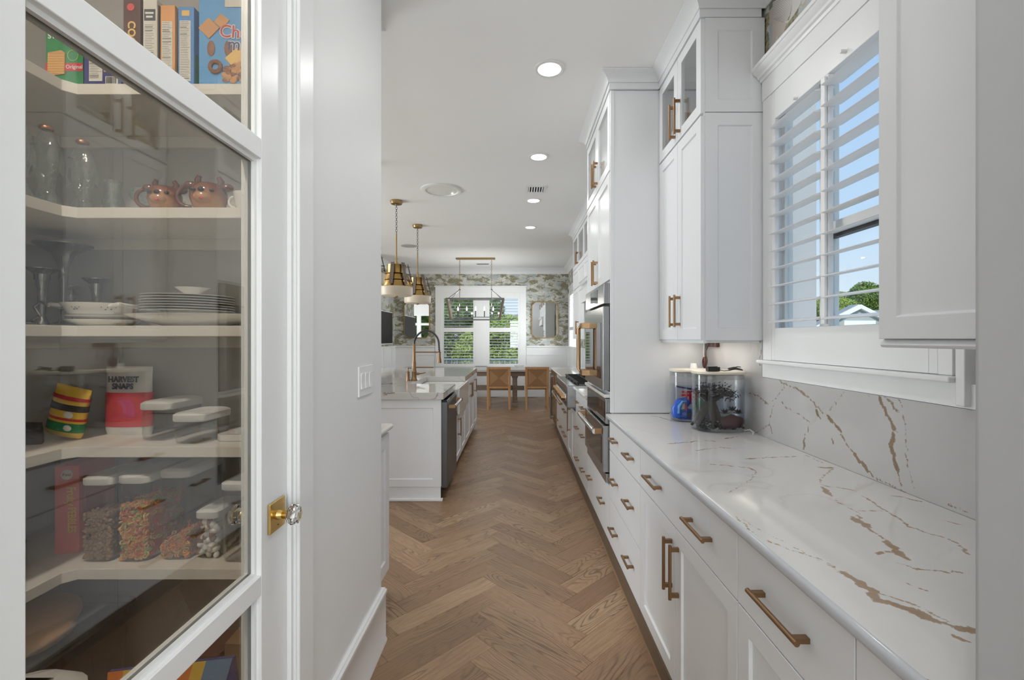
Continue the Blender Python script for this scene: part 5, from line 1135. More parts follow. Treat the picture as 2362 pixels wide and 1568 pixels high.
# seen through the kitchen window (beyond the right wall)
tree(33.6, 48, 7.0, 3.0, 'round pale green tree outside the kitchen window, leftmost behind the gable', M['leaf_pale'], 1, 5000, .085, lo=.1)
tree(30.0, 42.5, 5.8, 2.8, 'bright yellow green tree outside the kitchen window below the others', M['leaf_light'], 2, 5000, .08, lo=.1)
tree(33.0, 44, 7.3, 2.6, 'tall mid green tree outside the kitchen window above the gable', M['leaf_mid'], 3, 5000, .085, lo=.1)
tree(37.6, 48, 7.5, 3.4, 'broad dark green tree outside the kitchen window right of the gable', M['leaf_dark'], 4, 5000, .085, lo=.1)
tree(45.0, 47, 7.8, 3.0, 'mid green tree outside the kitchen window, rightmost of the row', M['leaf_mid'], 5, 3000, .10, lo=.1)
hs = thing('neighbour_house', 'neighbouring grey house with a white trimmed gable outside the kitchen window', 'house', (19, 25, -.7))
gx0, gx1, gy_, zp, ze = 16.15, 20.9, 25.0, 3.18, 1.95; gc = 18.55
MB().box(15.5, 26, 25.3, 33, -.7, 2.0).obj('wall', M['house_grey'], hs)
MB().prism([(gx0, ze), (gx1, ze), (gc, zp-.06)], 'y', 25.05, 25.2).obj('gable', M['house_grey'], hs)
tw_ = .20
MB().prism([(gx0-.3, ze-.25), (gx0-.3, ze-.05), (gc, zp+.06), (gx1+.3, ze-.05), (gx1+.3, ze-.25), (gc, zp-.16)], 'y', 24.85, 25.06).obj('gable_trim', M['white_ext'], hs)
MB().prism([(gx0-.3, ze-.02), (gc, zp+.09), (gx1+.3, ze-.02)], 'y', 25.06, 25.7).obj('roof', M['roof_grey'], hs)
MB().ring([[(15.2, 24.2, 1.70), (27, 24.2, 1.70), (27, 25.7, 2.1), (15.2, 25.7, 2.1)], [(15.2, 24.2, 1.78), (27, 24.2, 1.78), (27, 25.7, 2.18), (15.2, 25.7, 2.18)]]).obj('roof', M['roof_grey'], hs); MB().ring([[(19.5, 25.4, 2.1), (30, 25.4, 2.1), (30, 27.6, 3.0), (20.6, 27.6, 3.0)], [(19.5, 25.4, 2.2), (30, 25.4, 2.2), (30, 27.6, 3.1), (20.6, 27.6, 3.1)]]).obj('roof', M['roof_grey'], hs)
MB().box(17.7, 19.4, 24.95, 25.05, ze+.1, ze+.42).obj('vent_window', M['white_ext'], hs); MB().box(15.2, 27, 24.1, 24.2, 1.62, 1.72).obj('gutter', M['white_ext'], hs)
# seen through the dining window: porch, hedge, neighbours
pr = thing('porch', 'covered porch outside the dining window with tan beam and white railing', 'porch', (-.8, 13.6, -.2))
MB().box(-4, 3, 11.3, 14.0, -.3, -.2).obj('porch_floor', M['tan_wood'], pr); MB().box(-4, 3, 13.8, 14.0, 2.62, 2.95).obj('beam', M['tan_wood'], pr)
for x in (-2.7, .55): MB().box(x-.08, x+.08, 13.82, 13.98, -.2, 2.62).obj('post', M['white_ext'], pr)
MB().box(-4, 3, 13.86, 13.94, .74, .80).box(-4, 3, 13.86, 13.94, -.08, -.02).obj('rail', M['white_ext'], pr)
bl = MB().box(-.018, .018, -.018, .018, 0, .76).mesh('baluster', [M['white_ext']])
for i in range(34): inst('baluster', bl, pr, (-3.4+i*.16, 13.9, -.02))
ft = [(-6.0, 19, 3.4, 2.0, 'leaf_dark', 'dark green tree outside the dining window at the left'), (-3.2, 21, 4.3, 2.4, 'leaf_mid', 'leafy green tree outside the left pane of the dining window'), (-1.2, 19, 2.9, 1.5, 'leaf_light', 'bright green shrubby tree outside between the dining panes'), (.9, 22, 3.1, 1.7, 'leaf_pale', 'pale green tree outside the right pane of the dining window'), (3.4, 21, 3.9, 2.0, 'leaf_mid', 'green tree outside the dining window at the right')]
for i, (x, y, h_, r, mt, lb) in enumerate(ft): tree(x, y, h_, r, lb, M[mt], 20+i, 3600, .06, lo=.12)
for i, x in enumerate((-5.2, -3.9, -2.6, -1.4, -.2, 1.0, 2.3)):
    t_ = thing('bush', '%s bush of the hedge outside the dining porch' % ('first', 'second', 'third', 'fourth', 'fifth', 'sixth', 'seventh')[i], 'bush', (x, 15.4, -.7), 'hedge bushes beyond the dining porch')
    foliage('foliage', t_, [(x, 15.4, -.1, .58, .45, .62), (x+.14, 15.5, .25, .42, .4, .5), (x-.14, 15.3, .2, .40, .4, .55)], 1500, .04, M[('leaf_mid', 'leaf_light', 'leaf_dark', 'leaf_light', 'leaf_mid', 'leaf_pale', 'leaf_mid')[i]], 40+i)
tree(-6.5, -9, 4.2, 2.0, 'green tree outside the patio doors, seen in the left mirror', M['leaf_mid'], 31, 1200, .10, lo=.12)
tree(-10, -11, 5.0, 2.4, 'dark tree outside the patio doors beyond the first', M['leaf_dark'], 32, 1200, .10, lo=.12)
hs = thing('neighbour_house', 'pale house far outside the right pane of the dining window', 'house', (1.8, 34, -.7))
MB().box(-1, 8, 34, 40, -.7, 2.6).obj('wall', M['white_ext'], hs); MB().prism([(-1.6, 2.6), (8.6, 2.6), (3.5, 4.4)], 'y', 33.6, 40.4).obj('roof', M['roof_grey'], hs)
for x in (0.3, 2.4): MB().box(x, x+1.0, 33.93, 33.999, .6, 2.0).obj('window', M['black_glass'], hs)
cr_ = thing('parked_car', 'blue grey parked car outside the left pane of the dining window', 'car', (-6.9, 30, -.7))
MB().prism([(-9.0, -.35), (-9.0, .15), (-8.4, .25), (-7.9, .75), (-6.4, .75), (-5.7, .25), (-4.9, .12), (-4.9, -.35)], 'y', 29.2, 30.9).obj('body', M['car_blue'], cr_, bev=.06); 
for x in (-8.2, -5.7):
    for y in (29.18, 30.75): MB().cyl((x, y, -.38), (x, y+.17, -.38), .32, n=16).obj('wheel', M['black_plastic'], cr_)
# ------------------------------------------------------------------ pantry shelves and what stands on them
PS = M['pantry_shelf']
SH = [(2.196, 'first'), (1.8075, 'second'), (1.436, 'third'), (1.056, 'fourth'), (.672, 'fifth')]
what = ('of snack and cereal boxes', 'of glass bottles and fawn mugs', 'of plates and silver vases', 'with snack bags', 'of cereal canisters')
for (z, nm), w_ in zip(SH, what):
    pts = [(-.7405, 1.45), (-.7405, 1.7695), (-1.7495, 1.7695), (-1.7495, -.45), (-1.405, -.45), (-1.405, 1.425), (-1.38, 1.45)]
    s_ = MB().prism(pts, 'z', z-.034, z).obj('pantry_shelf', PS, bev=.002)
    tag(s_, 'cream corner pantry shelf '+w_+', %s from the top' % nm, 'shelf', 'cream corner shelves of the pantry')
    MB().box(-1.74, -.75, 1.752, 1.7695, z-.075, z-.0345).box(-1.7495, -1.732, -.4, 1.75, z-.075, z-.0345).obj('cleat', PS, s_)
light('pantry_lamp', 'AREA', (-1.10, .15, CEIL-.03), 36.0, .16, color=(1, .9, .78))
pl2 = thing('recessed_light', 'recessed light in the pantry ceiling', 'ceiling light', (-1.10, .15, CEIL)); MB().lathe([(.097, -.0005), (.097, -.004), (.074, -.006), (.066, -.0005)], (-1.10, .15, CEIL), 24).obj('trim_ring', M['white_plastic'], pl2, smooth=40); MB().lathe([(.072, -.005), (.072, -.004)], (-1.10, .15, CEIL), 24).obj('lens', M['lamp_glow'], pl2)
R0 = (PI/2, 0, 0)        # text facing the hall side of the shelves (towards -Y)
def carton(label, x0, x1, y0, y1, z0, h, mt, flap=None):
    t_ = thing('food_box', label, 'box', ((x0+x1)/2, (y0+y1)/2, z0+.0005))
    MB().box(x0, x1, y0, y1, z0+.0005, z0+h).obj('carton', mt, t_, bev=.0015); return t_
def panel(t_, x0, x1, y, z0, z1, mt, name='print'):
    return MB().box(x0, x1, y-.0008, y-.0002, z0, z1).obj(name, mt, t_)
def facts(t_, x0, x1, y, z0, z1, seed):
    panel(t_, x0, x1, y, z0, z1, M['paper'], 'facts_panel'); rng = random.Random(seed); mb = MB(); z = z1-.004
    while z > z0+.004:
        h_ = rng.choice((.0008, .0008, .0008, .0022)); mb.box(x0+.002, x1-.002-rng.random()*.3*(x1-x0), y-.0012, y-.0008, z-h_, z); z -= .0055
    mb.obj('fine_print', M['ink'], t_)
z = 2.196
TOP = []
def carton_(*a):
    o_ = carton(*a); TOP.append(o_); return o_
b = carton_('green snack cracker box at the left end of the top pantry shelf', -1.535, -1.415, 1.49, 1.56, z, .232, M['green'])
text('lettering', 'SNACK', .0235, (-1.527, 1.489, z+.196), R0, M['white_print'], b, bold=.0007, align='LEFT'); text('lettering', 'STACKS', .0235, (-1.527, 1.489, z+.174), R0, M['white_print'], b, bold=.0007, align='LEFT')
panel(b, -1.535, -1.415, 1.49, z+.062, z+.088, M['red']); text('lettering', 'Original', .017, (-1.442, 1.4885, z+.075), R0, M['white_print'], b)
MB().prism([(-1.527, z+.045), (-1.472, z+.052), (-1.470, z+.118), (-1.482, z+.128), (-1.525, z+.12)], 'y', 1.4865, 1.4895).obj('print', M['tan_food'], b)
for i in range(8): panel(b, -1.524, -1.473, 1.4865, z+.054+i*.008, z+.0565+i*.008, M['gold_print'])
MB().torus((-1.446, 1.4885, z+.112), .017, .0012, 20, 5, 'y').obj('print', M['lime'], b)
b = carton_('navy blue box with a barcode and an open dark flap on the top shelf', -1.405, -1.285, 1.49, 1.55, z, .165, M['navy'])
facts(b, -1.388, -1.345, 1.49, z+.03, z+.125, 1); panel(b, -1.335, -1.295, 1.49, z+.018, z+.045, M['paper'])
mb = MB(); x = -1.332; rng = random.Random(3)
while x < -1.299: w_ = rng.choice((.0006, .0012)); mb.box(x, x+w_, 1.4885, 1.4892, z+.022, z+.043); x += w_+rng.choice((.0008, .0014))
mb.obj('barcode', M['ink'], b); panel(b, -1.34, -1.318, 1.49, z+.06, z+.08, M['gold_print'])
MB().ring([[(-1.405, 1.55, z+.165), (-1.285, 1.55, z+.165), (-1.30, 1.60, z+.232), (-1.40, 1.60, z+.232)], [(-1.405, 1.552, z+.165), (-1.285, 1.552, z+.165), (-1.30, 1.602, z+.232), (-1.40, 1.602, z+.232)]]).obj('flap', M['dark_card'], b)
b = carton_('dark brown cocoa cereal box seen by its spine on the top shelf', -1.283, -1.228, 1.49, 1.70, z, .300, M['brown_card'])
MB().cyl((-1.258, 1.4885, z+.268), (-1.258, 1.4897, z+.268), .012, n=20).obj('print', M['crimson'], b); text('lettering', 'COCOA', .034, (-1.256, 1.489, z+.160), (PI/2, -PI/2, 0) if False else (PI/2, PI/2, 0), M['gold_print'], b, bold=.001)
b = carton_('white cereal box spine with nutrition facts, right of the brown box', -1.218, -1.173, 1.49, 1.70, z, .295, M['paper']); facts(b, -1.213, -1.179, 1.49, z+.02, z+.215, 4); panel(b, -1.214, -1.178, 1.49, z+.225, z+.262, M['ink']); panel(b, -1.210, -1.183, 1.4892, z+.246, z+.252, M['white_print']); panel(b, -1.207, -1.186, 1.4892, z+.234, z+.240, M['white_print'])
MB().box(-1.1728, -1.1722, 1.495, 1.695, z+.005, z+.28).obj('side_print', M['brown_card'], b)
b = carton_('orange cereal box spine with nutrition facts on the top shelf', -1.162, -1.115, 1.49, 1.70, z, .275, M['orange_card']); facts(b, -1.157, -1.123, 1.49, z+.02, z+.222, 5); MB().box(-1.1148, -1.1142, 1.495, 1.695, z+.005, z+.26).obj('side_print', M['tan_food'], b)
b = carton_('bright blue cereal box spine with nutrition facts on the top shelf', -1.107, -1.056, 1.49, 1.70, z, .270, M['blue_card']); facts(b, -1.102, -1.066, 1.49, z+.03, z+.225, 6); panel(b, -1.095, -1.070, 1.49, z+.24, z+.258, M['gold_print']); MB().box(-1.0558, -1.0552, 1.495, 1.695, z+.005, z+.12).obj('side_print', M['green'], b)
b = carton_('big light blue snack mix box facing out at the right of the top shelf', -1.040, -.815, 1.49, 1.57, z, .320, M['sky_card'])
text('lettering', 'Chex', .058, (-.912, 1.4885, z+.185), (PI/2, .06, 0), M['white_print'], b, bold=.0028, sx=.95); text('lettering', 'Chex', .058, (-.912, 1.4875, z+.185), (PI/2, .06, 0), M['red'], b, bold=.0002, sx=.95)
text('lettering', 'mix', .058, (-.905, 1.4885, z+.145), (PI/2, .06, 0), M['white_print'], b, bold=.0028, sx=.95); text('lettering', 'mix', .058, (-.905, 1.4875, z+.145), (PI/2, .06, 0), M['navy'], b, bold=.0002, sx=.95)
for x, dz, s_ in ((-1.006, .20, .024), (-.965, .222, .018), (-.915, .10, .028)):
    q = MB().box(x-s_, x+s_, 1.4872, 1.4892, z+dz-s_, z+dz+s_); M_ = Matrix.Translation((x, 1.488, z+dz)) @ Matrix.Rotation(.3+s_*20, 4, 'Y') @ Matrix.Translation((-x, -1.488, -z-dz)); q.xf(M_).obj('print', M['tan_food'] if s_ != .028 else M['gold_print'], b)
for x, dz in ((-1.000, .135), (-.985, .075), (-.945, .135)): (MB().torus((x, 1.488, z+dz), .017, .007, 14, 6, 'y') if dz != .135 else MB().sph((x, 1.489, z+dz), .013, .002, .026, 10, 6)).obj('print', M['brown_food'], b)
rng = random.Random(9); mb = MB(); 
for i in range(46):
    x = -.955+rng.random()*.13; dz = .03+rng.random()*max(.01, .06-(abs(x+.89))*.3); mb.sph((x, 1.4885, z+dz), .012, .0035, .009, 8, 5)
mb.obj('print', M['tan_food'], b); mb = MB()
for i in range(26):
    x = -.955+rng.random()*.13; dz = .03+rng.random()*max(.01, .06-(abs(x+.89))*.3); mb.sph((x, 1.4875, z+dz), .010, .0035, .007, 8, 5)
mb.obj('print', M['brown_food'], b)
panel(b, -.955, -.82, 1.4892, z+.268, z+.318, M['paper']); panel(b, -1.035, -.99, 1.49, z+.006, z+.018, M['white_print'])

for o_, dx in zip(TOP, (.015, .008, .013, .012, .012, .014, .014)): o_.location.x += dx

# second shelf: fish shaped bottles, glasses, fawn mugs
z = 1.8075
def bottle(x, y, h, label, rz=0):
    t_ = thing('glass_bottle', label, 'bottle', (x, y, z+.0005), 'clear fish shaped bottles in the pantry')
    k = h/.235
    prof_ = [(.036, 0), (.040, .006), (.030, .03), (.022, .048), (.028, .075), (.042, .115), (.044, .140), (.038, .175), (.026, .205), (.016, .222), (.014, .228)]
    MB().lathe([(r*k, q*k) for r, q in prof_], (x, y, z+.0005), 24, sx=1, sy=.62).obj('glass_body', M['bottle_glass'], t_, smooth=60)
    tl = MB()
    for s_ in (-1, 1): tl.ring([[(x+s_*.012, y-.006, z+.001), (x+s_*.012, y+.006, z+.001), (x+s_*.012, y+.006, z+.05), (x+s_*.012, y-.006, z+.05)], [(x+s_*.048, y-.003, z+.001), (x+s_*.048, y+.003, z+.001), (x+s_*.040, y+.003, z+.022), (x+s_*.040, y-.003, z+.022)]])
    for s_ in (-1, 1): tl.ring([[(x+s_*.040*k, y-.003, z+.10*k), (x+s_*.040*k, y+.003, z+.10*k), (x+s_*.042*k, y+.003, z+.15*k), (x+s_*.042*k, y-.003, z+.15*k)], [(x+s_*.054*k, y-.0015, z+.085*k), (x+s_*.054*k, y+.0015, z+.085*k), (x+s_*.056*k, y+.0015, z+.12*k), (x+s_*.056*k, y-.0015, z+.12*k)]])
    tl.obj('fin', M['bottle_glass'], t_)
    MB().lathe([(.0165*k, .2285*k), (.0175*k, .231*k), (.0175*k, .236*k), (.015*k, .239*k)], (x, y, z+.0005), 20).obj('cap', M['copper'], t_, smooth=40)
    MB().sph((x-.020*k, y-.024*k, z+.175*k), .004, n=8, k=6).obj('eye', M['bottle_glass'], t_); return t_
bottle(-1.462, 1.35, .238, 'copper capped fish bottle half hidden by the door edge'); bottle(-1.452, 1.425, .238, 'copper capped fish bottle, middle of the three on the left shelf end'); bottle(-1.425, 1.515, .232, 'copper capped fish bottle standing nearest the glasses')
def goblet(x, y, h, r, label, stem=True):
    t_ = thing('drinking_glass', label, 'glass', (x, y, z+.0005), 'clear glasses on the second pantry shelf')
    p_ = [(r*.75, 0), (r*.72, .004), (.007, .012), (.006, h*.42), (r*.6, h*.52), (r, h*.72), (r*.92, h), (r*.88, h), (r*.95, h*.72), (r*.5, h*.56)] if stem else [(r*.7, 0), (r*.8, .01), (r*.95, h*.3), (r*.62, h*.72), (r*.75, h), (r*.71, h), (r*.58, h*.72), (r*.9, h*.3), (r*.6, .014)]
    MB().lathe(p_, (x, y, z+.0005), 20).obj('glass_body', M['bottle_glass'], t_, smooth=50)
goblet(-1.355, 1.55, .115, .034, 'small waisted clear jar beside the last fish bottle', False); goblet(-1.325, 1.66, .105, .036, 'clear footed glass behind the waisted jar'); goblet(-1.262, 1.56, .088, .040, 'wide clear footed dish glass in the middle of the shelf'); goblet(-1.215, 1.65, .078, .036, 'low clear glass just left of the fawn mugs', False)
def fawn(x, y, s_, rz, label):
    t_ = thing('fawn_mug', label, 'mug', (x, y, z+.0005)); c_ = (x, y, z+.043*s_)
    MB().lathe([(.028*s_, 0), (.040*s_, .012*s_), (.048*s_, .035*s_), (.047*s_, .055*s_), (.040*s_, .072*s_), (.033*s_, .078*s_), (.030*s_, .078*s_), (.036*s_, .070*s_), (.042*s_, .05*s_), (.03*s_, .012*s_)], (x, y, z+.0005), 28).sph((x-.004*s_, y-.036*s_, z+.034*s_), .026*s_, .017*s_, .019*s_, 16, 10).obj('head', M['fawn_glaze'], t_, smooth=60)
    for s2 in (-1, 1):
        MB().sph((x+s2*.046*s_, y+.0, z+.074*s_), .018*s_, .008*s_, .012*s_, 12, 8).obj('ear', M['fawn_brown'], t_, smooth=60)
        MB().tube([(x+s2*.026*s_, y+.004, z+.074*s_), (x+s2*.030*s_, y+.004, z+.092*s_), (x+s2*.024*s_, y, z+.104*s_)], [.009*s_, .009*s_, .006*s_], 8).obj('antler', M['fawn_brown'], t_, smooth=60)
        MB().sph((x+s2*.023*s_-.003*s_, y-.0425*s_, z+.052*s_), .0072*s_, .0055*s_, .0052*s_, 12, 8).obj('eye', M['black_plastic'], t_, smooth=60)
    MB().sph((x-.005*s_, y-.0495*s_, z+.052*s_), .0085*s_, .006*s_, .0068*s_, 12, 8).obj('nose', M['black_plastic'], t_, smooth=60)
    MB().sph((x-.003*s_, y-.0525*s_, z+.026*s_), .0055*s_, .004*s_, .0045*s_, 10, 6).obj('mouth', M['crimson'], t_, smooth=60)
    hs2 = MB().torus((x-.054*s_, y+.008*s_, z+.042*s_), .029*s_, .0062*s_, 18, 8, 'y', a0=PI*.42, a1=PI*1.58, sx=1.0).obj('handle', M['fawn_brown'], t_, smooth=60)
    t_.rotation_euler = (0, 0, rz); return t_
fawn(-1.146, 1.505, 1.0, .28, 'small brown fawn face mug with a handle on its left'); fawn(-1.003, 1.505, 1.12, .28, 'larger brown fawn face mug between the small fawn and the white cup'); fawn(-.91, 1.68, .9, .0, 'brown fawn mug mostly hidden behind the white cup')
cu = thing('teacup', 'plain white cup at the right end of the mug shelf', 'cup', (-.885, 1.52, z+.0005))
MB().lathe([(.024, 0), (.026, .004), (.036, .02), (.042, .055), (.043, .062), (.041, .062), (.034, .02), (.02, .006)], (-.885, 1.52, z+.0005), 28).obj('bowl', M['porcelain'], cu, smooth=50); MB().torus((-.927, 1.515, z+.035), .017, .0045, 16, 8, 'y', a0=PI*.4, a1=PI*1.6).obj('handle', M['porcelain'], cu, smooth=60)

# third shelf: silver vases, casserole, platter, plates
z = 1.436
def vase(x, y, h, r, label):
    MB_ = MB().lathe([(r*.42, 0), (r*.44, .01), (.014, .02), (.008, .035), (.009, h*.25), (.012, h*.55), (.0145, h*.62), (.013, h*.63), (.0165, h*.74), (r*.40, h*.88), (r*.85, h*.965), (r, h*.985), (r, h), (r*.96, h), (r*.5, h*.93), (.02, h*.8)], (x, y, z+.0005), 28)
    tag(MB_.obj('trumpet_vase', M['silver'], smooth=50), label, 'vase', 'silver trumpet vases in the pantry')
vase(-1.625, 1.655, .297, .082, 'tallest silver trumpet vase in the shelf corner'); vase(-1.578, 1.535, .192, .042, 'middle sized silver trumpet vase before the tallest one'); vase(-1.571, 1.725, .182, .041, 'silver trumpet vase standing alone behind the casserole'); vase(-1.672, 1.73, .155, .03, 'small silver trumpet vase right behind the middle one'); vase(-1.665, 1.48, .25, .045, 'silver trumpet vase nearest the door edge, back row'); vase(-1.60, 1.41, .185, .038, 'silver trumpet vase cut off by the door edge, front row')
p_ = tag(MB().lathe([(.060, 0), (.066, .004), (.095, .020), (.100, .024), (.097, .024), (.06, .007)], (-1.445, 1.62, z+.0005), 40, sx=1.15).obj('dinner_plate', M['porcelain'], smooth=50), 'white plate under the floral casserole', 'plate')
p_ = tag(MB().lathe([(.062, 0), (.07, .004), (.100, .011), (.104, .014), (.10, .014), (.06, .006)], (-1.445, 1.62, z+.0245), 40, sx=1.15).obj('dinner_plate', M['porcelain'], smooth=50), 'upper white plate directly under the floral casserole', 'plate')
cs = thing('casserole', 'white casserole dish with a dark floral sprig and looped handles', 'dish', (-1.445, 1.61, z+.039))
MB().lathe([(.075, 0), (.088, .004), (.106, .034), (.109, .040), (.105, .040), (.085, .007)], (-1.445, 1.61, z+.039), 40).obj('dish', M['porcelain'], cs, smooth=50)
for s2 in (-1, 1): MB().tube([(-1.445+s2*.08, 1.55, z+.070), (-1.445+s2*.115, 1.545, z+.074), (-1.445+s2*.132, 1.59, z+.068), (-1.445+s2*.10, 1.63, z+.068)], .0075, 8).obj('handle', M['porcelain'], cs, smooth=60)
for dx in (-.075, .0, .075):
    lf = MB()
    for i, (u, v_) in enumerate(((-.011, .003), (-.006, .009), (.0, .002), (.007, .009), (.012, .003), (-.003, -.005), (.006, -.004))): 
        an = (dx)/.098; lf.sph((-1.445+dx+u, 1.61-math.sqrt(max(1e-6, .0985**2-(dx+u)**2))-.0012, z+.039+.022+v_), .0035, .0012, .002, 6, 4)
    lf.obj('sprig', M['ink'], cs)
p_ = tag(MB().lathe([(.105, 0), (.115, .004), (.225, .034), (.235, .040), (.230, .041), (.11, .008)], (-1.095, 1.58, z+.0005), 48, sy=.52).obj('serving_platter', M['porcelain'], smooth=50), 'large white oval platter under the plate stack', 'platter')
pm = MB().lathe([(.062, 0), (.068, .003), (.112, .0085), (.136, .0095), (.137, .0115), (.112, .011), (.066, .006)], (0, 0, 0), 40).mesh('dinner_plate', [M['porcelain']], 50)
for i in range(7):
    o = bpy.data.objects.new('dinner_plate', pm); COL.objects.link(o); o.location = (-1.135, 1.60, z+.0425+i*.0085); ORG[o] = o.location.copy()
    tag(o, 'white dinner plate in the stack on the platter, %s from the bottom' % ('first', 'second', 'third', 'fourth', 'fifth', 'sixth', 'top, seventh')[i], 'plate', 'stacked white plates on the platter')
tag(MB().lathe([(.025, 0), (.028, .004), (.050, .020), (.053, .022), (.050, .022), (.025, .006)], (-1.13, 1.61, z+.1135), 28).obj('small_bowl', M['porcelain'], smooth=50), 'small white bowl topping the plate stack', 'bowl')
tag(MB().tube([(-1.53, 1.47, z+.03), (-1.57, 1.48, z+.012), (-1.63, 1.47, z+.02), (-1.66, 1.47, z+.045)], .004, 8).tube([(-1.525, 1.47, z+.03), (-1.545, 1.47, z+.058), (-1.525, 1.47, z+.075), (-1.50, 1.47, z+.062)], .004, 8).sph((-1.58, 1.48, z+.008), .03, .02, .0075, 12, 8).obj('wire_ladle', M['silver'], smooth=60), 'curled silver ladle lying left of the casserole', 'ladle').location = (.03, -.02, 0)

# fourth shelf: snack bags, spare canister lids
z = 1.056
def bag(label, x, y, w_, h, d, mt, name='snack_bag'):
    t_ = thing(name, label, 'bag', (x, y, z+.0005)); L = []
    for f_, k, ww in ((0, .55, .96), (.08, .95, 1), (.35, 1, .98), (.7, .8, .97), (.9, .3, .99), (.93, .06, 1), (1, .05, 1)):
        L.append([(x+w_/2*ww*math.cos(a) if abs(math.cos(a)) > .01 else x, y+d/2*k*math.sin(a), z+.0005+h*f_) for a in [2*PI*j/20 for j in range(20)]])
    MB().ring(L).obj('pouch', mt, t_, smooth=60); return t_
b = bag('pale blue and crimson snack bag lettered in grey on the fourth shelf', -1.375, 1.64, .165, .24, .06, M['white_ext'])
text('lettering', 'HARVEST', .027, (-1.375, 1.6135, z+.196), R0, M['ink'], b, bold=.0012, sx=.95); text('lettering', 'SNAPS', .027, (-1.375, 1.6105, z+.172), R0, M['ink'], b, bold=.0012, sx=.95)
MB().ring([[(-1.375+.0835*math.cos(a), 1.64+.0312*math.sin(a)*k, z+q) for a in [2*PI*j/24 for j in range(24)]] for q, k in ((.03, .99), (.08, 1.02), (.15, .90))]).obj('colour_band', M['crimson'], b, smooth=60)
b = bag('striped yellow and red snack bag at the left of the fourth shelf', -1.52, 1.55, .12, .165, .06, M['yellow'])
for q0, q1, mt_ in ((.02, .05, 'green'), (.058, .066, 'red'), (.09, .11, 'dark_card'), (.125, .135, 'red')):
    MB().ring([[(-1.52+.0607*math.cos(a), 1.55+.0305*math.sin(a)*(1 if q < .1 else .88), z+q) for a in [2*PI*j/24 for j in range(24)]] for q in (q0, q1)]).obj('colour_band', M[mt_], b, smooth=60)
MB().sph((-1.497, 1.524, z+.078), .016, .005, .012, 12, 8).sph((-1.49, 1.5225, z+.035), .014, .005, .01, 12, 8).obj('print', M['white_print'], b, smooth=60)
b.rotation_euler = (0, .22, 0); b.location.z += .016
b = bag('dark folded snack bag lying before the striped one', -1.575, 1.485, .10, .07, .05, M['dark_card'])
def rrect(x, y, w_, d, r, n=5): return dshape(x, y, w_, d, r, n)
def canister(x, y, w_, d, h, z, label, fill=None):
    t_ = thing('food_canister', label, 'canister', (x, y, z+.0005)); r = min(w_, d)*.24; q = lambda k, zz: [(a, b, z+zz) for a, b in rrect(x, y, w_-2*k, d-2*k, r)]
    MB().ring([q(.008, .001), q(.002, .006), q(0, .02), q(0, h-.034), q(.0015, h-.034), q(.0015, .02), q(.0035, .0075), q(.010, .003)]).obj('jar', M['clear_plastic'], t_, smooth=50)
    MB().ring([q(-.001, h-.033), q(-.003, h-.030), q(-.003, h-.012), q(.004, h-.006), q(.012, h-.004), q(.016, h-.007)]).obj('lid', M['white_plastic'], t_, smooth=40)
    return t_
canister(-1.205, 1.62, .10, .18, .135, z, 'low empty white lidded canister left on the fourth shelf'); canister(-1.06, 1.56, .10, .16, .105, z, 'low empty white lidded canister right on the fourth shelf')
tag(MB().ring([rr_ for rr_ in ([(a, b, z+q) for a, b in rrect(-.93, 1.60, .14, .16, .03)] for q in (.0005, .022))]).obj('canister_lid', M['white_plastic'], bev=.003), 'loose white canister lid at the right of the fourth shelf', 'lid')

# fifth shelf: red cereal box and canisters of cereal
z = .672
b = thing('food_box', 'red cereal box spine with vertical lettering at the left of the canisters', 'box', (-1.515, 1.555, z+.0005)); b0 = (-1.515, 1.555)
MB().box(b0[0]-.035, b0[0]+.035, b0[1], b0[1]+.19, z+.0005, z+.295).obj('carton', M['coral_card'], b, bev=.0015)
text('lettering', 'Fruity', .036, (b0[0]+.012, b0[1]-.001, z+.192), (PI/2, PI/2, 0), M['yellow'], b, bold=.001, sx=.75); text('lettering', 'PEBBLES', .033, (b0[0]+.014, b0[1]-.001, z+.112), (PI/2, PI/2, 0), M['yellow'], b, bold=.001, sx=.72)
MB().cyl((b0[0], b0[1]-.001, z+.265), (b0[0], b0[1]-.0002, z+.265), .017, n=24).obj('print', M['paper'], b); text('lettering', 'Post', .014, (b0[0], b0[1]-.0014, z+.265), R0, M['red'], b)
b.rotation_euler = (0, 0, math.radians(12))
def cereal(parent, x, y, w_, d, z0, h, mts, n, seed, slope=0, kind='ring', r=.0075):
    rng = random.Random(seed); mb = MB(); mb.ring([[(a, b_, z0) for a, b_ in rrect(x, y, w_*.86, d*.9, .012)], [(a, b_, z0+h*.92+(a-x)/w_*slope) for a, b_ in rrect(x, y, w_*.86, d*.9, .012)]], 0)
    for i in range(n):
        a, b_ = rng.uniform(-.5, .5)*w_, rng.uniform(-.5, .5)*d; hh = h+a/w_*slope
        zz = z0+rng.random()*hh; f_ = rng.random()
        if f_ < .40: b_ = -d/2+rng.random()*.006
        elif f_ < .62: a = w_/2-rng.random()*.006
        elif f_ < .75: a = -w_/2+rng.random()*.006
        else: zz = z0+hh-rng.random()*.008
        s0 = len(mb.v); m_ = rng.randrange(len(mts))
        if kind == 'ring': mb.torus((0, 0, 0), r*.72, r*.36, 7, 5, 'z', m_)
        else: mb.sph((0, 0, 0), r, r*.75, r*.6, 7, 5, m_)
        mb.xf(Matrix.Translation((x+a, y+b_, zz)) @ Euler((rng.random()*6, rng.random()*6, rng.random()*6)).to_matrix().to_4x4(), s0)
    return mb.obj('cereal', mts, parent, kind='stuff', smooth=60)
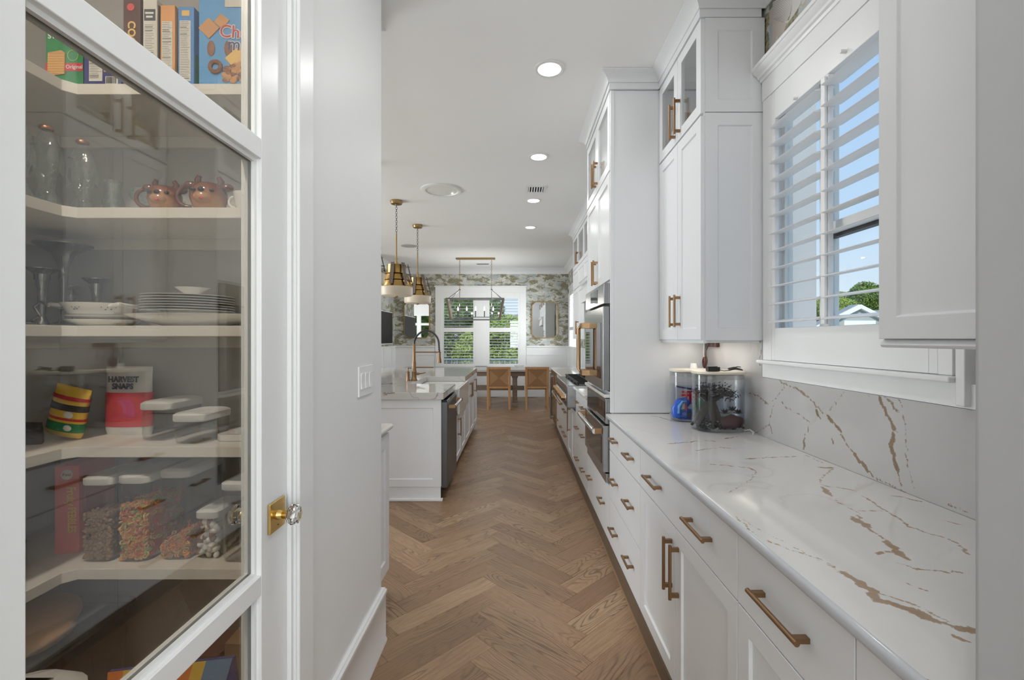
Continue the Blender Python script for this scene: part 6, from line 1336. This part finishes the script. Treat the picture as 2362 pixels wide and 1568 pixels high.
M['brown_puff'] = mat('brown_puff', (.34,.22,.14), .7); M['fruit_red'] = mat('fruit_red', (.75,.16,.08), .6); M['fruit_orange'] = mat('fruit_orange', (.85,.38,.10), .6); M['fruit_yellow'] = mat('fruit_yellow', (.80,.58,.18), .6); M['fruit_green'] = mat('fruit_green', (.38,.50,.16), .6); M['oat'] = mat('oat', (.58,.38,.19), .6)
t_ = canister(-1.360, 1.585, .096, .19, .282, z, 'tall canister of brown puffed cereal, first right of the red box'); cereal(t_, -1.360, 1.585, .084, .176, z+.009, .145, [M['brown_puff']], 620, 11, 0, 'puff', .0085)
t_ = canister(-1.243, 1.585, .096, .19, .288, z, 'tall canister of multicoloured ring cereal, second of the row'); cereal(t_, -1.243, 1.585, .084, .176, z+.009, .175, [M['fruit_red'], M['fruit_orange'], M['fruit_yellow'], M['fruit_green'], M['fruit_orange']], 620, 12)
t_ = canister(-1.120, 1.60, .096, .19, .302, z, 'tallest canister with a low slope of golden ring cereal'); cereal(t_, -1.120, 1.60, .084, .176, z+.009, .065, [M['oat'], M['fruit_orange'], M['oat'], M['fruit_red']], 330, 13, .045)
t_ = canister(-1.020, 1.59, .070, .15, .165, z, 'short clear canister of wrapped snacks, fourth of the row'); cereal(t_, -1.020, 1.59, .055, .13, z+.009, .11, [M['paper'], M['white_plastic'], M['brown_food'], M['paper']], 90, 14, 0, 'puff', .016)
canister(-.905, 1.575, .110, .17, .265, z, 'empty white lidded canister at the right end of the row')
tag(MB().ring([[(a, b_, z+.0005+q) for a, b_ in rrect(-1.60, 1.28, .20-k, .30-k, .03)] for q, k in ((0, .02), (.10, .0), (.105, .004))]).obj('dark_bin', M['dark_grey'], smooth=40), 'dark plastic bin on the fifth shelf beside the door edge', 'bin')

# pantry floor: bins, bags
pbm = MB().ring([[(a, b_, q) for a, b_ in rrect(-1.57, 1.45, .30-k, .54-k, .05)] for q, k in ((.0005, .05), (.03, .03), (.40, .0), (.405, -.012), (.412, -.012), (.412, .008), (.40, .008), (.05, .04))])
t_ = thing('storage_bin', 'large clear plastic bin of bread on the pantry floor', 'bin', (-1.57, 1.45, 0)); pbm.obj('tub', M['film_plastic'], t_, smooth=50)
MB().ring([[(a, b_, q) for a, b_ in rrect(-1.57, 1.45, .33-k, .57-k, .05)] for q, k in ((.4125, .0), (.43, .0), (.437, .03))]).obj('lid', M['film_plastic'], t_, smooth=50)
lb = MB()
for cx, cyy, rr_, ln in ((-1.57, 1.42, .075, .15), ): lb.sph((cx, cyy, .12), .11, .19, .075, 18, 10)
tag(lb.obj('bread_loaf', M['bread_bag'], smooth=60), 'bagged brown bread loaf inside the clear floor bin', 'bread')
tag(MB().sph((-1.55, 1.47, .497), .12, .13, .058, 18, 10).sph((-1.47, 1.43, .475), .06, .10, .036, 14, 8).obj('bread_bag', M['bread_bag'], smooth=60), 'tan paper bread bag lying on the clear bin lid', 'bread')
bn = thing('waste_bin', 'white lidded bin at the bottom left behind the door glass', 'bin', (-1.215, 1.10, 0)); MB().ring([[(a, b_, q) for a, b_ in rrect(-1.215, 1.10, .22-k, .26-k, .09)] for q, k in ((.0005, .04), (.48, .0))]).obj('body', M['white_plastic'], bn, smooth=50)
MB().ring([[(a, b_, q) for a, b_ in rrect(-1.215, 1.10, .235-k, .275-k, .09)] for q, k in ((.4805, 0), (.505, 0), (.528, .05), (.538, .14))]).obj('lid', M['white_plastic'], bn, smooth=50)
# striped tote: woven colour panels side by side
tt = thing('tote_bag', 'bright rainbow striped tote bag on the pantry floor', 'bag', (-.88, 1.24, 0))
MB().ring([[(-1.05, 1.19, .0005), (-.735, 1.19, .0005), (-.735, 1.32, .0005), (-1.05, 1.32, .0005)], [(-1.06, 1.20, .53), (-.735, 1.20, .568), (-.735, 1.208, .568), (-1.06, 1.208, .53)]]).obj('body', M['navy'], tt)
stripes = [(-1.06, -1.02, 'orange'), (-1.02, -.985, 'yellow'), (-.985, -.955, 'orange'), (-.955, -.935, 'red'), (-.90, -.872, 'red'), (-.872, -.838, 'orange'), (-.838, -.805, 'yellow'), (-.805, -.737, 'blue_cloth')]
for x0, x1, mt_ in stripes:
    zt = lambda x: .53+(x+1.06)/.325*.038; sk_ = -.02 if x0 < -1 else -.10
    MB().ring([[(x0+sk_, 1.1935, .20), (x1+sk_, 1.1935, .20), (x1, 1.1975, zt(x1)), (x0, 1.1975, zt(x0))], [(x0+sk_, 1.1885, .20), (x1+sk_, 1.1885, .20), (x1, 1.1965, zt(x1)), (x0, 1.1965, zt(x0))]]).obj('stripe', M[mt_], tt)
for i in range(3): MB().ring([[(-.935+i*.022-.02, 1.1935, .50), (-.921+i*.022-.02, 1.1935, .50), (-.921+i*.022, 1.196, .54), (-.935+i*.022, 1.196, .54)], [(-.935+i*.022-.02, 1.1915, .50), (-.921+i*.022-.02, 1.1915, .50), (-.921+i*.022, 1.194, .54), (-.935+i*.022, 1.194, .54)]]).obj('stripe', M['white_ext'], tt)
pb = thing('paper_bag', 'brown paper bag standing in the pantry corner behind the tote', 'bag', (-.80, 1.50, 0)); MB().ring([[(-.90, 1.42, .0005), (-.745, 1.42, .0005), (-.745, 1.60, .0005), (-.90, 1.60, .0005)], [(-.905, 1.43, .45), (-.745, 1.42, .45), (-.745, 1.60, .47), (-.905, 1.59, .46)]]).obj('paper', M['bag_brown'], pb)
tag(MB().lathe([(.05, 0), (.06, .005), (.06, .34), (.045, .37), (.04, .40)], (-1.10, 1.55, .0005), 20).obj('bottle_jug', M['film_plastic'], smooth=50), 'pale jug on the pantry floor behind the tote', 'jug')
tag(MB().box(-1.02, -.92, 1.42, 1.55, .0005, .42).obj('food_box', M['log_red'], bev=.003), 'dark red box on the pantry floor beside the paper bag', 'box')
# warm strip under the wall cabinet
us = thing('cabinet_light', 'slim light strip under the two-tier wall cabinet', 'light', (1.1, 2.62, 1.385)); MB().box(1.06, 1.10, 2.36, 2.90, 1.391, 1.397).obj('strip', M['warm_strip'], us)
light('under_cabinet_lamp', 'AREA', (1.08, 2.63, 1.385), .6, .05, .5, color=(1, .95, .88))
